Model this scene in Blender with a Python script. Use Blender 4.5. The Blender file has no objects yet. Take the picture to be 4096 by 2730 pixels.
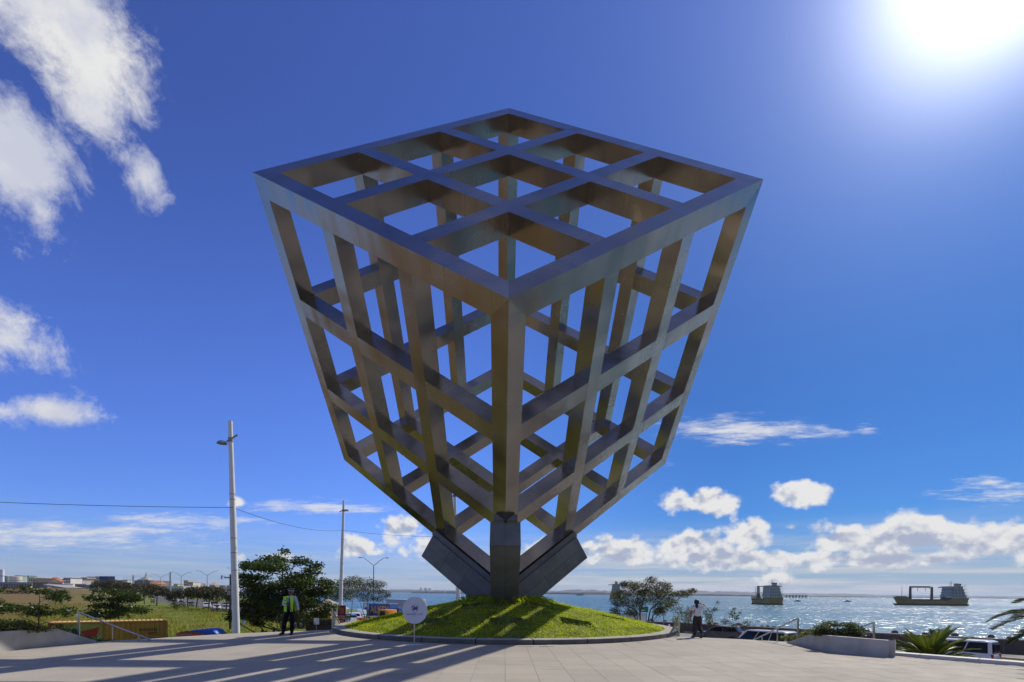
import bpy, bmesh, math, random
import numpy as np
from mathutils import Vector, Matrix
random.seed(7); RNG = np.random.default_rng(7)
SC = bpy.context.scene
COL = SC.collection
rad = math.radians

# ------------------------------------------------------------------ camera
FPX, PITCH, ROLL = 2006.751, -0.00788, 0.00907
PPX, PPY = 2048 - 28.3356, 1365 + 1022.4398        # principal point of the shift lens, photo pixels
EYE = Vector((0, 0, 1.7))
cam_d = bpy.data.cameras.new('camera')
cam = bpy.data.objects.new('camera', cam_d); COL.objects.link(cam)
cam_d.sensor_width = 36; cam_d.lens = FPX / 4096 * 36
cam_d.shift_x = 28.3356 / 4096; cam_d.shift_y = 1022.4398 / 4096
cam_d.clip_start = 0.1; cam_d.clip_end = 60000
CAMR = Matrix.Rotation(math.pi / 2 + PITCH, 3, 'X') @ Matrix.Rotation(ROLL, 3, 'Z')
cam.matrix_world = Matrix.Translation(EYE) @ CAMR.to_4x4()
SC.camera = cam
def ray(x, y): return CAMR @ Vector(((x - PPX) / FPX, -(y - PPY) / FPX, -1))
def at(x, y, Y):
    d = ray(x, y); return EYE + d * (Y / d.y)
def gz(x, y, z=0.0):
    d = ray(x, y); return EYE + d * ((z - EYE.z) / d.z)

# ------------------------------------------------------------------ sun, sky, exposure
SUN_AZ, SUN_EL = 44.6, 43.7                          # azimuth to the right of +Y, elevation
a_, e_ = rad(SUN_AZ), rad(SUN_EL)
SUNV = Vector((math.sin(a_) * math.cos(e_), math.cos(a_) * math.cos(e_), math.sin(e_)))
sun_d = bpy.data.lights.new('sun', 'SUN'); sun_d.energy = 5.0; sun_d.angle = rad(0.53); sun_d.color = (1, .94, .83)
sun = bpy.data.objects.new('sun', sun_d); COL.objects.link(sun)
sun.rotation_euler = SUNV.to_track_quat('Z', 'Y').to_euler(); sun.location = (30, 30, 60)
SC.view_settings.view_transform = 'Standard'; SC.view_settings.look = 'None'
SC.view_settings.gamma = 1; SC.view_settings.exposure = -0.2
SC.render.engine = 'CYCLES'
SC.cycles.use_denoising = True
SC.cycles.max_bounces = 8; SC.cycles.transparent_max_bounces = 12
SC.cycles.sample_clamp_indirect = 6

SKY_TINT = (.43, .72, 1.42)
class G:
    """tiny helper that writes node graphs as expressions"""
    def __init__(s, nt): s.nt = nt
    def new(s, t, **k):
        n = s.nt.nodes.new(t)
        for a, b in k.items(): setattr(n, a, b)
        return n
    def put(s, sock, v):
        if isinstance(v, bpy.types.NodeSocket): s.nt.links.new(v, sock)
        elif v is not None:
            if hasattr(sock, 'default_value'):
                dv = sock.default_value
                if hasattr(dv, '__len__') and not hasattr(v, '__len__'): v = [v] * len(dv)
                if hasattr(dv, '__len__') and len(dv) == 4 and len(v) == 3: v = list(v) + [1]
                sock.default_value = v
    def m(s, op, a, b=None, c=None, clamp=False):
        n = s.new('ShaderNodeMath', operation=op, use_clamp=clamp)
        for i, v in enumerate((a, b, c)):
            if v is not None: s.put(n.inputs[i], v)
        return n.outputs[0]
    def add(s, a, b): return s.m('ADD', a, b)
    def sub(s, a, b): return s.m('SUBTRACT', a, b)
    def mul(s, a, b): return s.m('MULTIPLY', a, b)
    def vm(s, op, a, b=None, sc=None):
        n = s.new('ShaderNodeVectorMath', operation=op); s.put(n.inputs[0], a)
        if b is not None: s.put(n.inputs[1], b)
        if sc is not None: s.put(n.inputs['Scale'], sc)
        return n.outputs['Value'] if op in ('DOT_PRODUCT', 'LENGTH', 'DISTANCE') else n.outputs[0]
    def xyz(s, v):
        n = s.new('ShaderNodeSeparateXYZ'); s.put(n.inputs[0], v); return n.outputs
    def comb(s, x, y, z):
        n = s.new('ShaderNodeCombineXYZ')
        for i, v in enumerate((x, y, z)): s.put(n.inputs[i], v)
        return n.outputs[0]
    def noise(s, v, scale=5, detail=4, rough=.5, lac=2, dist=0, dim='3D'):
        n = s.new('ShaderNodeTexNoise', noise_dimensions=dim)
        if v is not None: s.put(n.inputs['Vector'], v)
        for k, q in (('Scale', scale), ('Detail', detail), ('Roughness', rough), ('Lacunarity', lac), ('Distortion', dist)): s.put(n.inputs[k], q)
        return n.outputs[0]
    def step(s, v, a, b, lo=0., hi=1., kind='SMOOTHSTEP'):
        n = s.new('ShaderNodeMapRange', interpolation_type=kind)
        for k, q in zip(('Value', 'From Min', 'From Max', 'To Min', 'To Max'), (v, a, b, lo, hi)): s.put(n.inputs[k], q)
        return n.outputs[0]
    def mix(s, f, a, b, blend='MIX'):
        n = s.new('ShaderNodeMix', data_type='RGBA', blend_type=blend)
        s.put(n.inputs[0], f); s.put(n.inputs[6], a); s.put(n.inputs[7], b); return n.outputs[2]
    def ramp(s, v, stops, kind='LINEAR'):
        n = s.new('ShaderNodeValToRGB'); n.color_ramp.interpolation = kind
        e = n.color_ramp.elements
        while len(e) < len(stops): e.new(.5)
        for el, (p, c) in zip(e, stops):
            el.position = p; el.color = tuple(c) + (1,) if len(c) == 3 else c
        s.put(n.inputs[0], v); return n.outputs[0]

def px_azel(x, y):
    d = ray(x, y).normalized(); return math.atan2(d.x, d.y), math.asin(d.z)

world = bpy.data.worlds.new('World'); SC.world = world; world.use_nodes = True
world.cycles.sampling_method = 'MANUAL'; world.cycles.sample_map_resolution = 256
wn = world.node_tree; wn.nodes.clear(); g = G(wn)
SKY_STRENGTH = 0.1
U = 1 / SKY_STRENGTH
sky = g.new('ShaderNodeTexSky', sky_type='NISHITA', sun_disc=False, sun_elevation=e_, sun_rotation=a_, altitude=0, air_density=1.0, dust_density=0.3, ozone_density=2.5)
D = g.new('ShaderNodeTexCoord').outputs['Generated']
dx, dy, dz = g.xyz(D)
EL = g.m('ARCSINE', dz); AZ = g.m('ARCTAN2', dx, dy); AE = g.comb(AZ, EL, 0)
# deep tropical blue
base = g.mix(1.0, sky.outputs[0], SKY_TINT, 'MULTIPLY')
base = g.mix(1.0, base, (.020 * U, .010 * U, .055 * U), 'ADD')
# clearer, more cyan towards the sea
sea_side = g.mul(g.step(AZ, -.3, .45), g.step(EL, .95, .3))
base = g.mix(sea_side, base, g.mix(1.0, base, (.33, .54, .54), 'MULTIPLY'))
base = g.vm('SCALE', base, sc=g.step(EL, .30, .75, 1.13, .84))
# milky air above the horizon
hz = g.step(EL, .13, -.01)
base = g.mix(g.mul(hz, .7), base, (.36 * U, .47 * U, .64 * U))
# veil of glare round the sun itself
ang = g.m('ARCCOSINE', g.m('MINIMUM', g.vm('DOT_PRODUCT', D, tuple(SUNV)), .99999))
glow = g.add(g.mul(g.m('EXPONENT', g.mul(g.m('POWER', g.mul(ang, 1 / .10), 2.0), -1)), 1.7 * U), g.mul(g.m('EXPONENT', g.mul(ang, -1 / .11)), .55 * U))
glowc = g.vm('MULTIPLY', g.comb(glow, glow, glow), (1, .985, .95))
iy = g.m('DIVIDE', 1.0, g.m('MAXIMUM', dy, .05)); GU, GV = g.mul(dx, iy), g.mul(dz, iy); GN = g.comb(GU, GV, 0)
def blobs(lst, flat=False):
    """soft ellipses in azimuth and elevation (or, flat, on a far upright plane), joined"""
    r = None
    for x, y, rx, ry, wgt in lst:
        a0, e0 = px_azel(x, y); k = FPX * ray(x, y).length
        sx, sy = k * math.cos(e0) / rx, k / ry
        if flat: d_ = ray(x, y); a0, e0, sx, sy = d_.x / d_.y, d_.z / d_.y, FPX / rx, FPX / ry
        n = g.new('ShaderNodeVectorMath', operation='MULTIPLY_ADD'); g.put(n.inputs[0], GN if flat else AE)
        n.inputs[1].default_value = (sx, sy, 0); n.inputs[2].default_value = (-a0 * sx, -e0 * sy, 0)
        q = g.m('MULTIPLY_ADD', g.vm('LENGTH', n.outputs[0]), -wgt, wgt)
        r = q if r is None else g.m('SMOOTH_MAX', r, q, .3)
    return r
def sky_out(c):
    q = g.mix(1.0, c, glowc, 'ADD'); b_ = g.new('ShaderNodeBackground'); b_.inputs[1].default_value = SKY_STRENGTH
    g.put(b_.inputs[0], q); return b_.outputs[0]
# torn cumulus to the upper left
warp = g.noise(D, 8, 2, .5)
Dw = g.vm('ADD', D, g.vm('SCALE', g.comb(warp, g.sub(1.0, warp), warp), sc=.07))
n1 = g.noise(Dw, 7.5, 9, .7)
B1 = blobs([(130, 40, 330, 260, 1.), (330, 250, 260, 270, 1.), (60, 640, 280, 270, 1.), (170, 840, 110, 130, .7), (570, 705, 100, 120, 1.), (400, 480, 140, 80, .55), (0, 1360, 190, 150, 1.05), (210, 1650, 165, 72, 1.), (-20, 1640, 140, 62, .9), (-450, 500, 420, 380, .9), (-600, 1500, 350, 160, .9)])
f1 = g.add(B1, g.mul(g.sub(n1, .5), 3.6))
d1 = g.m('POWER', g.step(f1, .0, .9), .8)
s1 = g.step(g.noise(Dw, 10, 5, .6), .38, .66)
c1 = g.mix(s1, (.66 * U, .69 * U, .82 * U), (.92 * U, .92 * U, .92 * U))
high = g.mix(d1, base, c1)
# crisp fair-weather cumulus low over the sea and behind the lamp posts
hx = g.vm('MULTIPLY', D, (1, 1, 1.25))
def vor(v, sc):
    n = g.new('ShaderNodeTexVoronoi', feature='F1'); g.put(n.inputs['Vector'], v); n.inputs['Scale'].default_value = sc; n.inputs['Detail'].default_value = 1.0; n.inputs['Roughness'].default_value = .5; return n.outputs['Distance']
def puff(v, det):
    return g.sub(g.mul(g.noise(v, 12, det, .56, 2.2), 1.0), g.mul(vor(g.vm('ADD', v, g.vm('SCALE', g.comb(warp, warp, warp), sc=.02)), 30), .20))
n2 = g.add(puff(hx, 7), .10)
n2u = g.add(puff(g.vm('ADD', hx, (.006, .004, .014)), 4), .10)
B2 = blobs([(2820, 2015, 185, 60, 1.), (2710, 2005, 90, 60, .9), (3190, 1968, 165, 70, 1.), (3170, 2110, 60, 40, .8),
            (2480, 2205, 240, 75, 1.15), (2720, 2180, 220, 85, 1.15), (3010, 2135, 120, 110, 1.1), (2900, 2235, 480, 60, 1.2), (3400, 2165, 300, 90, 1.15), (3720, 2140, 340, 90, 1.15), (4050, 2165, 340, 85, 1.15), (3500, 2235, 700, 50, 1.1),
            (1590, 2120, 130, 85, 1.), (1430, 2190, 150, 60, .95), (1730, 2185, 190, 75, .9), (2230, 2200, 190, 75, 1.), (955, 2015, 75, 36, .8), (1150, 2235, 210, 45, .7), (3090, 2335, 120, 50, .8), (4600, 2120, 500, 110, .9), (-300, 2180, 300, 60, .7)], True)
f2 = g.add(B2, g.mul(g.sub(n2, .47), 2.3))
d2 = g.step(f2, .08, .50)
lit2 = g.step(g.add(g.add(g.mul(g.sub(n2, n2u), 2.4), g.mul(g.sub(.9, f2), .20)), g.step(EL, .05, .14, -.10, .12)), -.30, .20)
c2 = g.mix(lit2, (.44 * U, .50 * U, .66 * U), (.92 * U, .92 * U, .92 * U))
# thin streaks
n3 = g.noise(g.comb(g.mul(GU, 3.0), .3, g.mul(g.sub(GV, g.mul(GU, .03)), 20)), 3.4, 7, .68)
B3 = blobs([(2980, 1722, 440, 62, 1.), (3470, 1718, 70, 22, .95), (3950, 1935, 190, 36, .9), (4000, 1985, 300, 36, .8), (1250, 2030, 420, 34, .9), (700, 2085, 400, 40, .9), (250, 2140, 700, 75, .9), (2640, 1835, 90, 28, .6)], True)
d3 = g.mul(g.step(g.add(B3, g.mul(g.sub(n3, .5), 3.0)), .05, 1.15), .9)
# milky layers
lay = g.noise(g.vm('MULTIPLY', D, (1.2, 1.2, 24)), 3.2, 5, .6)
band = g.step(EL, .15, .02)
azr = g.step(AZ, -.3, .3)                               # fuller over the sea
d4 = g.mul(band, g.add(g.mul(g.step(lay, .36, .62), g.add(.36, g.mul(azr, .40))), g.mul(azr, .18)))
low = g.mix(d4, base, (.68 * U, .70 * U, .74 * U))
low = g.mix(d3, low, (.86 * U, .87 * U, .90 * U))
low = g.mix(g.mul(d2, g.step(EL, -.005, .03)), low, c2)
# unseen broken cloud, added behind the camera to make the fill light more neutral
nb = g.noise(D, 3.6, 5, .6)
cover = g.mul(g.step(nb, .44, .62), g.step(dy, .33, .0))
clear = g.mix(g.mul(cover, .85), base, (.50 * U, .51 * U, .54 * U))
o_clear, o_low, o_high = sky_out(clear), sky_out(low), sky_out(high)
is_high = g.mul(g.mul(g.m('LESS_THAN', AZ, -.34), g.m('GREATER_THAN', EL, .19)), g.m('GREATER_THAN', AZ, -1.5))
is_low = g.mul(g.mul(g.m('LESS_THAN', EL, .34), g.m('GREATER_THAN', EL, 0.0)), g.m('GREATER_THAN', dy, .0))
def pick(f, a, b):
    n = g.new('ShaderNodeMixShader'); g.put(n.inputs[0], f); g.put(n.inputs[1], a); g.put(n.inputs[2], b); return n.outputs[0]
g.put(g.new('ShaderNodeOutputWorld').inputs[0], pick(is_high, pick(is_low, o_clear, o_low), o_high))

# ------------------------------------------------------------------ helpers
def tag(o, label=None, cat=None, group=None, kind=None):
    if label: o['label'] = label
    if cat: o['category'] = cat
    if group: o['group'] = group
    if kind: o['kind'] = kind
    return o
def empty(name, loc=(0, 0, 0), rz=0.0, label=None, cat=None, group=None):
    o = bpy.data.objects.new(name, None); COL.objects.link(o); o.empty_display_size = .2
    o.location = loc; o.rotation_euler = (0, 0, rz)
    return tag(o, label, cat, group)
def link(name, me, parent=None, mat=None, loc=None, rz=None):
    o = bpy.data.objects.new(name, me); COL.objects.link(o)
    if mat is not None and not me.materials: me.materials.append(mat)
    if parent is not None: o.parent = parent
    if loc is not None: o.location = loc
    if rz is not None: o.rotation_euler = (0, 0, rz)
    return o
def copy_tree(o, parent=None):
    c = o.copy(); COL.objects.link(c); c.parent = parent
    for ch in list(o.children): copy_tree(ch, c)
    return c

class MB:
    def __init__(s): s.v = []; s.f = []
    def add(s, vs, fs):
        n = len(s.v); s.v += [tuple(v) for v in vs]; s.f += [tuple(i + n for i in f) for f in fs]; return s
    def box(s, lo, hi, M=None, bev=0.0):
        (x0, y0, z0), (x1, y1, z1) = lo, hi
        if bev <= 0:
            vs = [(x0, y0, z0), (x1, y0, z0), (x1, y1, z0), (x0, y1, z0), (x0, y0, z1), (x1, y0, z1), (x1, y1, z1), (x0, y1, z1)]
            fs = [(0, 3, 2, 1), (4, 5, 6, 7), (0, 1, 5, 4), (1, 2, 6, 5), (2, 3, 7, 6), (3, 0, 4, 7)]
        else:
            b = bev; vs = []; fs = []
            xs = (x0, x1); ys = (y0, y1); zs = (z0, z1); idx = {}
            for i in range(2):
                for j in range(2):
                    for k in range(2):
                        sx = b if i == 0 else -b; sy = b if j == 0 else -b; sz = b if k == 0 else -b
                        for q in range(3):
                            p = [xs[i] + sx, ys[j] + sy, zs[k] + sz]; p[q] = (xs[i], ys[j], zs[k])[q]
                            idx[i, j, k, q] = len(vs); vs.append(p)
            for q in range(3):
                r, t = (q + 1) % 3, (q + 2) % 3
                for e in range(2):
                    def K(a, b_):
                        c = [0, 0, 0]; c[q] = e; c[r] = a; c[t] = b_; return idx[c[0], c[1], c[2], q]
                    fs.append((K(0, 0), K(1, 0), K(1, 1), K(0, 1)))
                for a in range(2):
                    for b_ in range(2):
                        def K2(e, qq):
                            c = [0, 0, 0]; c[q] = e; c[r] = a; c[t] = b_; return idx[c[0], c[1], c[2], qq]
                        fs.append((K2(0, r), K2(1, r), K2(1, t), K2(0, t)))
            for i in range(2):
                for j in range(2):
                    for k in range(2): fs.append((idx[i, j, k, 0], idx[i, j, k, 1], idx[i, j, k, 2]))
        if M is not None: vs = [M @ Vector(v) for v in vs]
        return s.add(vs, fs)
    def cyl(s, p0, p1, r0, r1=None, n=12, cap=True):
        r1 = r0 if r1 is None else r1
        return s.tube([p0, p1], [r0, r1], n, cap)
    def tube(s, pts, rs, n=8, cap=True):
        pts = [Vector(p) for p in pts]
        if not hasattr(rs, '__len__'): rs = [rs] * len(pts)
        vs = []; fs = []; up = None
        for i, p in enumerate(pts):
            d = (pts[min(i + 1, len(pts) - 1)] - pts[max(i - 1, 0)])
            if d.length < 1e-9: d = Vector((0, 0, 1))
            d.normalize()
            if up is None: up = Vector((0, 0, 1)) if abs(d.z) < .9 else Vector((1, 0, 0))
            a = d.cross(up)
            if a.length < 1e-6: a = d.cross(Vector((0, 1, 0)))
            a.normalize(); b = a.cross(d); up = b
            for k in range(n):
                t = 2 * math.pi * k / n; vs.append(p + (a * math.cos(t) + b * math.sin(t)) * rs[i])
        for i in range(len(pts) - 1):
            for k in range(n):
                k2 = (k + 1) % n; fs.append((i * n + k, i * n + k2, (i + 1) * n + k2, (i + 1) * n + k))
        if cap:
            fs.append(tuple(range(n))); fs.append(tuple((len(pts) - 1) * n + k for k in reversed(range(n))))
        return s.add(vs, fs)
    def prism(s, poly, z0, z1, M=None):
        n = len(poly); vs = [(x, y, z0) for x, y in poly] + [(x, y, z1) for x, y in poly]
        fs = [tuple(reversed(range(n))), tuple(range(n, 2 * n))] + [(i, (i + 1) % n, n + (i + 1) % n, n + i) for i in range(n)]
        if M is not None: vs = [M @ Vector(v) for v in vs]
        return s.add(vs, fs)
    def xz(s, prof, y0, y1, M=None, ins=0.0, top=None):
        """profile in x,z extruded along y; top=(zlo,zhi,k) narrows the width with height"""
        n = len(prof); ym = (y0 + y1) / 2
        def yy(y, z):
            if top:
                t = min(1, max(0, (z - top[0]) / (top[1] - top[0]))); return ym + (y - ym) * (1 - t * top[2])
            return y
        vs = []; rings = []
        cx = sum(p[0] for p in prof) / n; cz = sum(p[1] for p in prof) / n
        lay = [(y0, 1), (y0 + ins, 0), (y1 - ins, 0), (y1, 1)] if ins else [(y0, 0), (y1, 0)]
        for y, i in lay:
            for x, z in prof:
                if i:
                    L = math.hypot(x - cx, z - cz) or 1; k = max(0, 1 - ins * .8 / L); x2 = cx + (x - cx) * k; z2 = cz + (z - cz) * k
                else: x2, z2 = x, z
                vs.append((x2, yy(y, z), z2))
        fs = [tuple(range(n)), tuple(reversed(range((len(lay) - 1) * n, len(lay) * n)))]
        for j in range(len(lay) - 1):
            for i in range(n): fs.append((j * n + (i + 1) % n, j * n + i, (j + 1) * n + i, (j + 1) * n + (i + 1) % n))
        if M is not None: vs = [M @ Vector(v) for v in vs]
        return s.add(vs, fs)
    def lathe(s, prof, n=16, M=None, cap=True):
        vs = []; fs = []
        for r, z in prof:
            for k in range(n):
                t = 2 * math.pi * k / n; vs.append((r * math.cos(t), r * math.sin(t), z))
        for i in range(len(prof) - 1):
            for k in range(n):
                k2 = (k + 1) % n; fs.append((i * n + k, i * n + k2, (i + 1) * n + k2, (i + 1) * n + k))
        if cap:
            fs.append(tuple(reversed(range(n)))); fs.append(tuple((len(prof) - 1) * n + k for k in range(n)))
        if M is not None: vs = [M @ Vector(v) for v in vs]
        return s.add(vs, fs)
    def ball(s, c, r, nu=10, nv=7):
        rx, ry, rz = r if hasattr(r, '__len__') else (r, r, r)
        prof = [(math.sin(math.pi * i / nv), -math.cos(math.pi * i / nv)) for i in range(1, nv)]
        M = Matrix.Translation(c) @ Matrix.Diagonal((rx, ry, rz, 1))
        return s.lathe(prof, nu, M)
    def mesh(s, name, mat=None, smooth=None):
        me = bpy.data.meshes.new(name); me.from_pydata(s.v, [], s.f); me.update()
        if mat is not None: me.materials.append(mat)
        if smooth is not None:
            me.polygons.foreach_set('use_smooth', [True] * len(me.polygons)); me.set_sharp_from_angle(angle=rad(smooth))
        return me
    def build(s, name, mat, parent=None, smooth=None, loc=None, rz=None):
        return link(name, s.mesh(name, mat, smooth), parent, None, loc, rz)

def faces_mesh(name, V, F, mat, matidx=None):
    """fast mesh from numpy: V (n,3), F (m,k) all k-gons"""
    me = bpy.data.meshes.new(name); m, k = F.shape
    me.vertices.add(len(V)); me.vertices.foreach_set('co', V.astype(np.float32).ravel())
    me.loops.add(m * k); me.loops.foreach_set('vertex_index', F.astype(np.int32).ravel())
    me.polygons.add(m); me.polygons.foreach_set('loop_start', np.arange(0, m * k, k, dtype=np.int32))
    me.update(calc_edges=True); me.validate()
    if mat is not None: me.materials.append(mat)
    return me

MATS = {}
def mat(name, col=(.5, .5, .5), rough=.6, metal=0.0, var=.12, vscale=3.0, bump=0.0, bscale=20.0, rnd=0.0, spec=.5, alpha=1.0, trans=0.0, coord='Object', stretch=None, emit=None, coat=0.0, stain=None):
    """plain weathered material: base colour with noise variation, optional bump, stains and per-object random tone"""
    if name in MATS: return MATS[name]
    m = bpy.data.materials.new(name); m.use_nodes = True; nt = m.node_tree; h = G(nt)
    b = nt.nodes['Principled BSDF']; MATS[name] = m
    co = h.new('ShaderNodeTexCoord').outputs[coord]
    if stretch: co = h.vm('MULTIPLY', co, stretch)
    c = tuple(col)
    if var:
        n = h.noise(co, vscale, 6, .6)
        lo = tuple(max(0, q * (1 - var)) for q in c); hi = tuple(min(1, q * (1 + var)) for q in c)
        c = h.mix(h.step(n, .3, .7), lo, hi)
    if stain:
        sc, amt, scol = stain
        n = h.noise(h.vm('MULTIPLY', co, (1, 1, .35)), sc, 8, .7)
        c = h.mix(h.mul(h.step(n, .52, .72), amt), c, scol)
    if rnd:
        r = h.new('ShaderNodeObjectInfo').outputs['Random']
        c = h.mix(1.0, c, h.ramp(r, [(0, (1 - rnd,) * 3), (1, (1 + rnd,) * 3)]), 'MULTIPLY')
    h.put(b.inputs['Base Color'], c)
    rr = h.step(h.noise(co, vscale * 2.3, 4), .3, .7, max(.02, rough * .85), min(1, rough * 1.15))
    h.put(b.inputs['Roughness'], rr); b.inputs['Metallic'].default_value = metal
    b.inputs['Specular IOR Level'].default_value = spec
    b.inputs['Alpha'].default_value = alpha; b.inputs['Transmission Weight'].default_value = trans
    b.inputs['Coat Weight'].default_value = coat
    if emit: b.inputs['Emission Color'].default_value = (*emit[:3], 1); b.inputs['Emission Strength'].default_value = emit[3]
    if bump:
        bn = h.new('ShaderNodeBump'); bn.inputs['Strength'].default_value = bump; bn.inputs['Distance'].default_value = .02
        h.put(bn.inputs['Height'], h.noise(co, bscale, 6, .6)); h.put(b.inputs['Normal'], bn.outputs[0])
    return m
def leafmat(name, cols, rough=.42, transl=.35, spec=.5, patch=None):
    if name in MATS: return MATS[name]
    m = bpy.data.materials.new(name); m.use_nodes = True; nt = m.node_tree; h = G(nt); MATS[name] = m
    b = nt.nodes['Principled BSDF']; out = nt.nodes['Material Output']
    r = h.new('ShaderNodeNewGeometry').outputs['Random Per Island']
    k = len(cols) - 1
    c = h.ramp(r, [(i / k, q) for i, q in enumerate(cols)])
    if patch:
        pn = h.noise(h.new('ShaderNodeNewGeometry').outputs['Position'], patch[0], 5, .65)
        c = h.mix(h.mul(h.step(pn, .46, .66), patch[1] * 2), c, h.mix(1.0, c, patch[2], 'MULTIPLY'))
    h.put(b.inputs['Base Color'], c); b.inputs['Roughness'].default_value = rough; b.inputs['Specular IOR Level'].default_value = spec
    t = h.new('ShaderNodeBsdfTranslucent'); h.put(t.inputs[0], h.mix(1.0, c, (1.5, 1.5, .7), 'MULTIPLY'))
    mx = h.new('ShaderNodeMixShader'); mx.inputs[0].default_value = transl
    nt.links.new(b.outputs[0], mx.inputs[1]); nt.links.new(t.outputs[0], mx.inputs[2]); nt.links.new(mx.outputs[0], out.inputs[0])
    return m

STREET = -3.15; SEA = -4.9
# ------------------------------------------------------------------ large structure: plaza, ground, sea
MC = Vector((0.0, 24.3, 0)); MR = 7.9                 # ring of kerb round the mound
m_slab = bpy.data.materials.new('granite_slab'); m_slab.use_nodes = True
h = G(m_slab.node_tree); b = m_slab.node_tree.nodes['Principled BSDF']; MATS['granite_slab'] = m_slab
pos = h.new('ShaderNodeNewGeometry').outputs['Position']; oi = h.new('ShaderNodeObjectInfo').outputs['Random']
n = h.noise(pos, .35, 5, .6); n2_ = h.noise(pos, 90, 3, .7); n3_ = h.noise(h.vm('MULTIPLY', pos, (1, 1, 1)), 2.2, 7, .65)
c = h.ramp(n, [(.3, (.335, .302, .245)), (.7, (.415, .375, .308))])
c = h.mix(h.mul(h.step(n3_, .55, .75), .35), c, (.28, .25, .20))
c = h.mix(.14, c, h.ramp(n2_, [(.35, (.25, .25, .25)), (.65, (.75, .75, .75))]), 'OVERLAY')
c = h.mix(1.0, c, h.ramp(oi, [(0, (.93, .93, .93)), (.5, (1, 1, 1)), (1, (1.05, 1.04, 1.02))]), 'MULTIPLY')
h.put(b.inputs['Base Color'], c); h.put(b.inputs['Roughness'], h.step(n3_, .3, .7, .68, .85)); b.inputs['Specular IOR Level'].default_value = .15
m_joint = mat('joint', (.19, .175, .15), .9, var=.3)
m_conc = mat('concrete', (.40, .385, .36), .8, var=.16, vscale=1.6, bump=.15, bscale=40, stain=(1.3, .35, (.24, .22, .20)))
m_kerb = mat('kerb_shaded_side', (.11, .108, .10), .75, var=.15, vscale=2, bump=.1, bscale=60)
def ring_pts():
    L = [(-40, -60), (-40, 4), (-19, 10.2)] + [(gz(x, y).x, gz(x, y).y) for x, y in ((0, 2607), (150, 2592), (320, 2572), (600, 2554), (930, 2535), (1330, 2519))]
    R_ = [(gz(x, y).x, gz(x, y).y) for x, y in ((2705, 2546), (2960, 2557), (3190, 2570))] + [(10.6, 17.2), (10.9, 16.0), (10.95, 15.0), (12.95, 12.55), (16, 9.0), (40, -8), (40, -60)]
    arc = []
    for k in range(25):
        t = math.pi * (1.06 - k / 24 * 1.12); arc.append((MC.x + (MR - .05) * math.cos(t), MC.y + (MR - .05) * math.sin(t)))
    return L + arc + R_
PLAZA = ring_pts()
def inside(poly, x, y):
    r = False; n = len(poly)
    for i in range(n):
        (xa, ya), (xb, yb) = poly[i], poly[(i + 1) % n]
        if (ya > y) != (yb > y) and x < (xb - xa) * (y - ya) / (yb - ya) + xa: r = not r
    return r
pb = MB(); pb.prism(PLAZA, STREET - .3, -.004)
plaza = pb.build('plaza', m_slab); tag(plaza, 'wide pale granite plaza with square slabs and long lattice shadows', None, None, 'structure')
jb = MB(); ts = 10 / 15.0
# bed that shows in the joints
slots = []
for i in range(-24, 24):
    for j in range(8, 34):
        x, y = i * ts + .02, j * ts - .2
        q = [(x, y), (x + ts, y), (x + ts, y + ts), (x, y + ts)]
        if all(inside(PLAZA, *p) for p in q) and all((Vector((p[0], p[1], 0)) - MC).length > MR + .02 for p in q): slots.append((i, j, x, y))
jb = MB()
for i, j, x, y in slots: jb.add([(x, y, -.0015), (x + ts, y, -.0015), (x + ts, y + ts, -.0015), (x, y + ts, -.0015)], [(0, 1, 2, 3)])
jb.build('joint_bed', m_joint, plaza)
gap = .003
def slab_mesh(gx):
    s = MB(); e = .003
    s.box((gap, gap, -.001), (ts - gx, ts - gap, .004), None, 0)
    return s.mesh('paving_slab', m_slab)
sm, smw = slab_mesh(gap), slab_mesh(gap * 1.8)
def in_view(x, y):
    return y > 8.6 and abs(x + ts / 2) < 1.03 * y + .5
vis = sorted([s for s in slots if in_view(s[2], s[3])], key=lambda s: s[3])
rest = MB()
for k, (i, j, x, y) in enumerate(vis):
    z = RNG.uniform(-.0006, .0006)
    wide = smw if i % 5 == 4 else sm
    if k < 300:
        o = link('paving_slab', wide, plaza); o.location = (x, y, z)
    else:
        gx = gap * 1.8 if i % 5 == 4 else gap
        rest.box((x + gap, y + gap, -.001), (x + ts - gx, y + ts - gap, .004 + z))
tag(rest.build('paving_slabs_beyond', m_slab, plaza), kind='stuff')

# kerb ring of granite blocks
NK = 26; kb = MB(); prof = [(MR, 0.005), (MR, .155), (MR - .015, .165), (MR - .5, .168), (MR - .5, -.1)]
step = 2 * math.pi / NK
seg = 5; vs = []; fs = []
for k in range(seg + 1):
    t = .0025 + (step - .005) * k / seg
    for r, z in prof: vs.append((r * math.cos(t), r * math.sin(t), z))
P_ = len(prof)
for k in range(seg):
    for i in range(P_ - 1): fs.append((k * P_ + i, (k + 1) * P_ + i, (k + 1) * P_ + i + 1, k * P_ + i + 1))
fs += [tuple(range(P_)), tuple(reversed(range(seg * P_, (seg + 1) * P_)))]
kb.add(vs, fs); kmesh = kb.mesh('kerb_stone', m_kerb); kmesh.materials.append(mat('kerb_lit_top', (.36, .335, .285), .8, var=.15, vscale=2, spec=.15))
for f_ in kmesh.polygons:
    if f_.normal.z > .6: f_.material_index = 1  # shade is painted into the blocks: dark sides, pale sunlit tops
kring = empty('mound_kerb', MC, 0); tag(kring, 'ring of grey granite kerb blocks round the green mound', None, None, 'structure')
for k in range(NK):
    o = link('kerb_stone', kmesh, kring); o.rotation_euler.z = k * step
    o.scale = (1, 1, 1 + RNG.uniform(-.02, .02))
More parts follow.
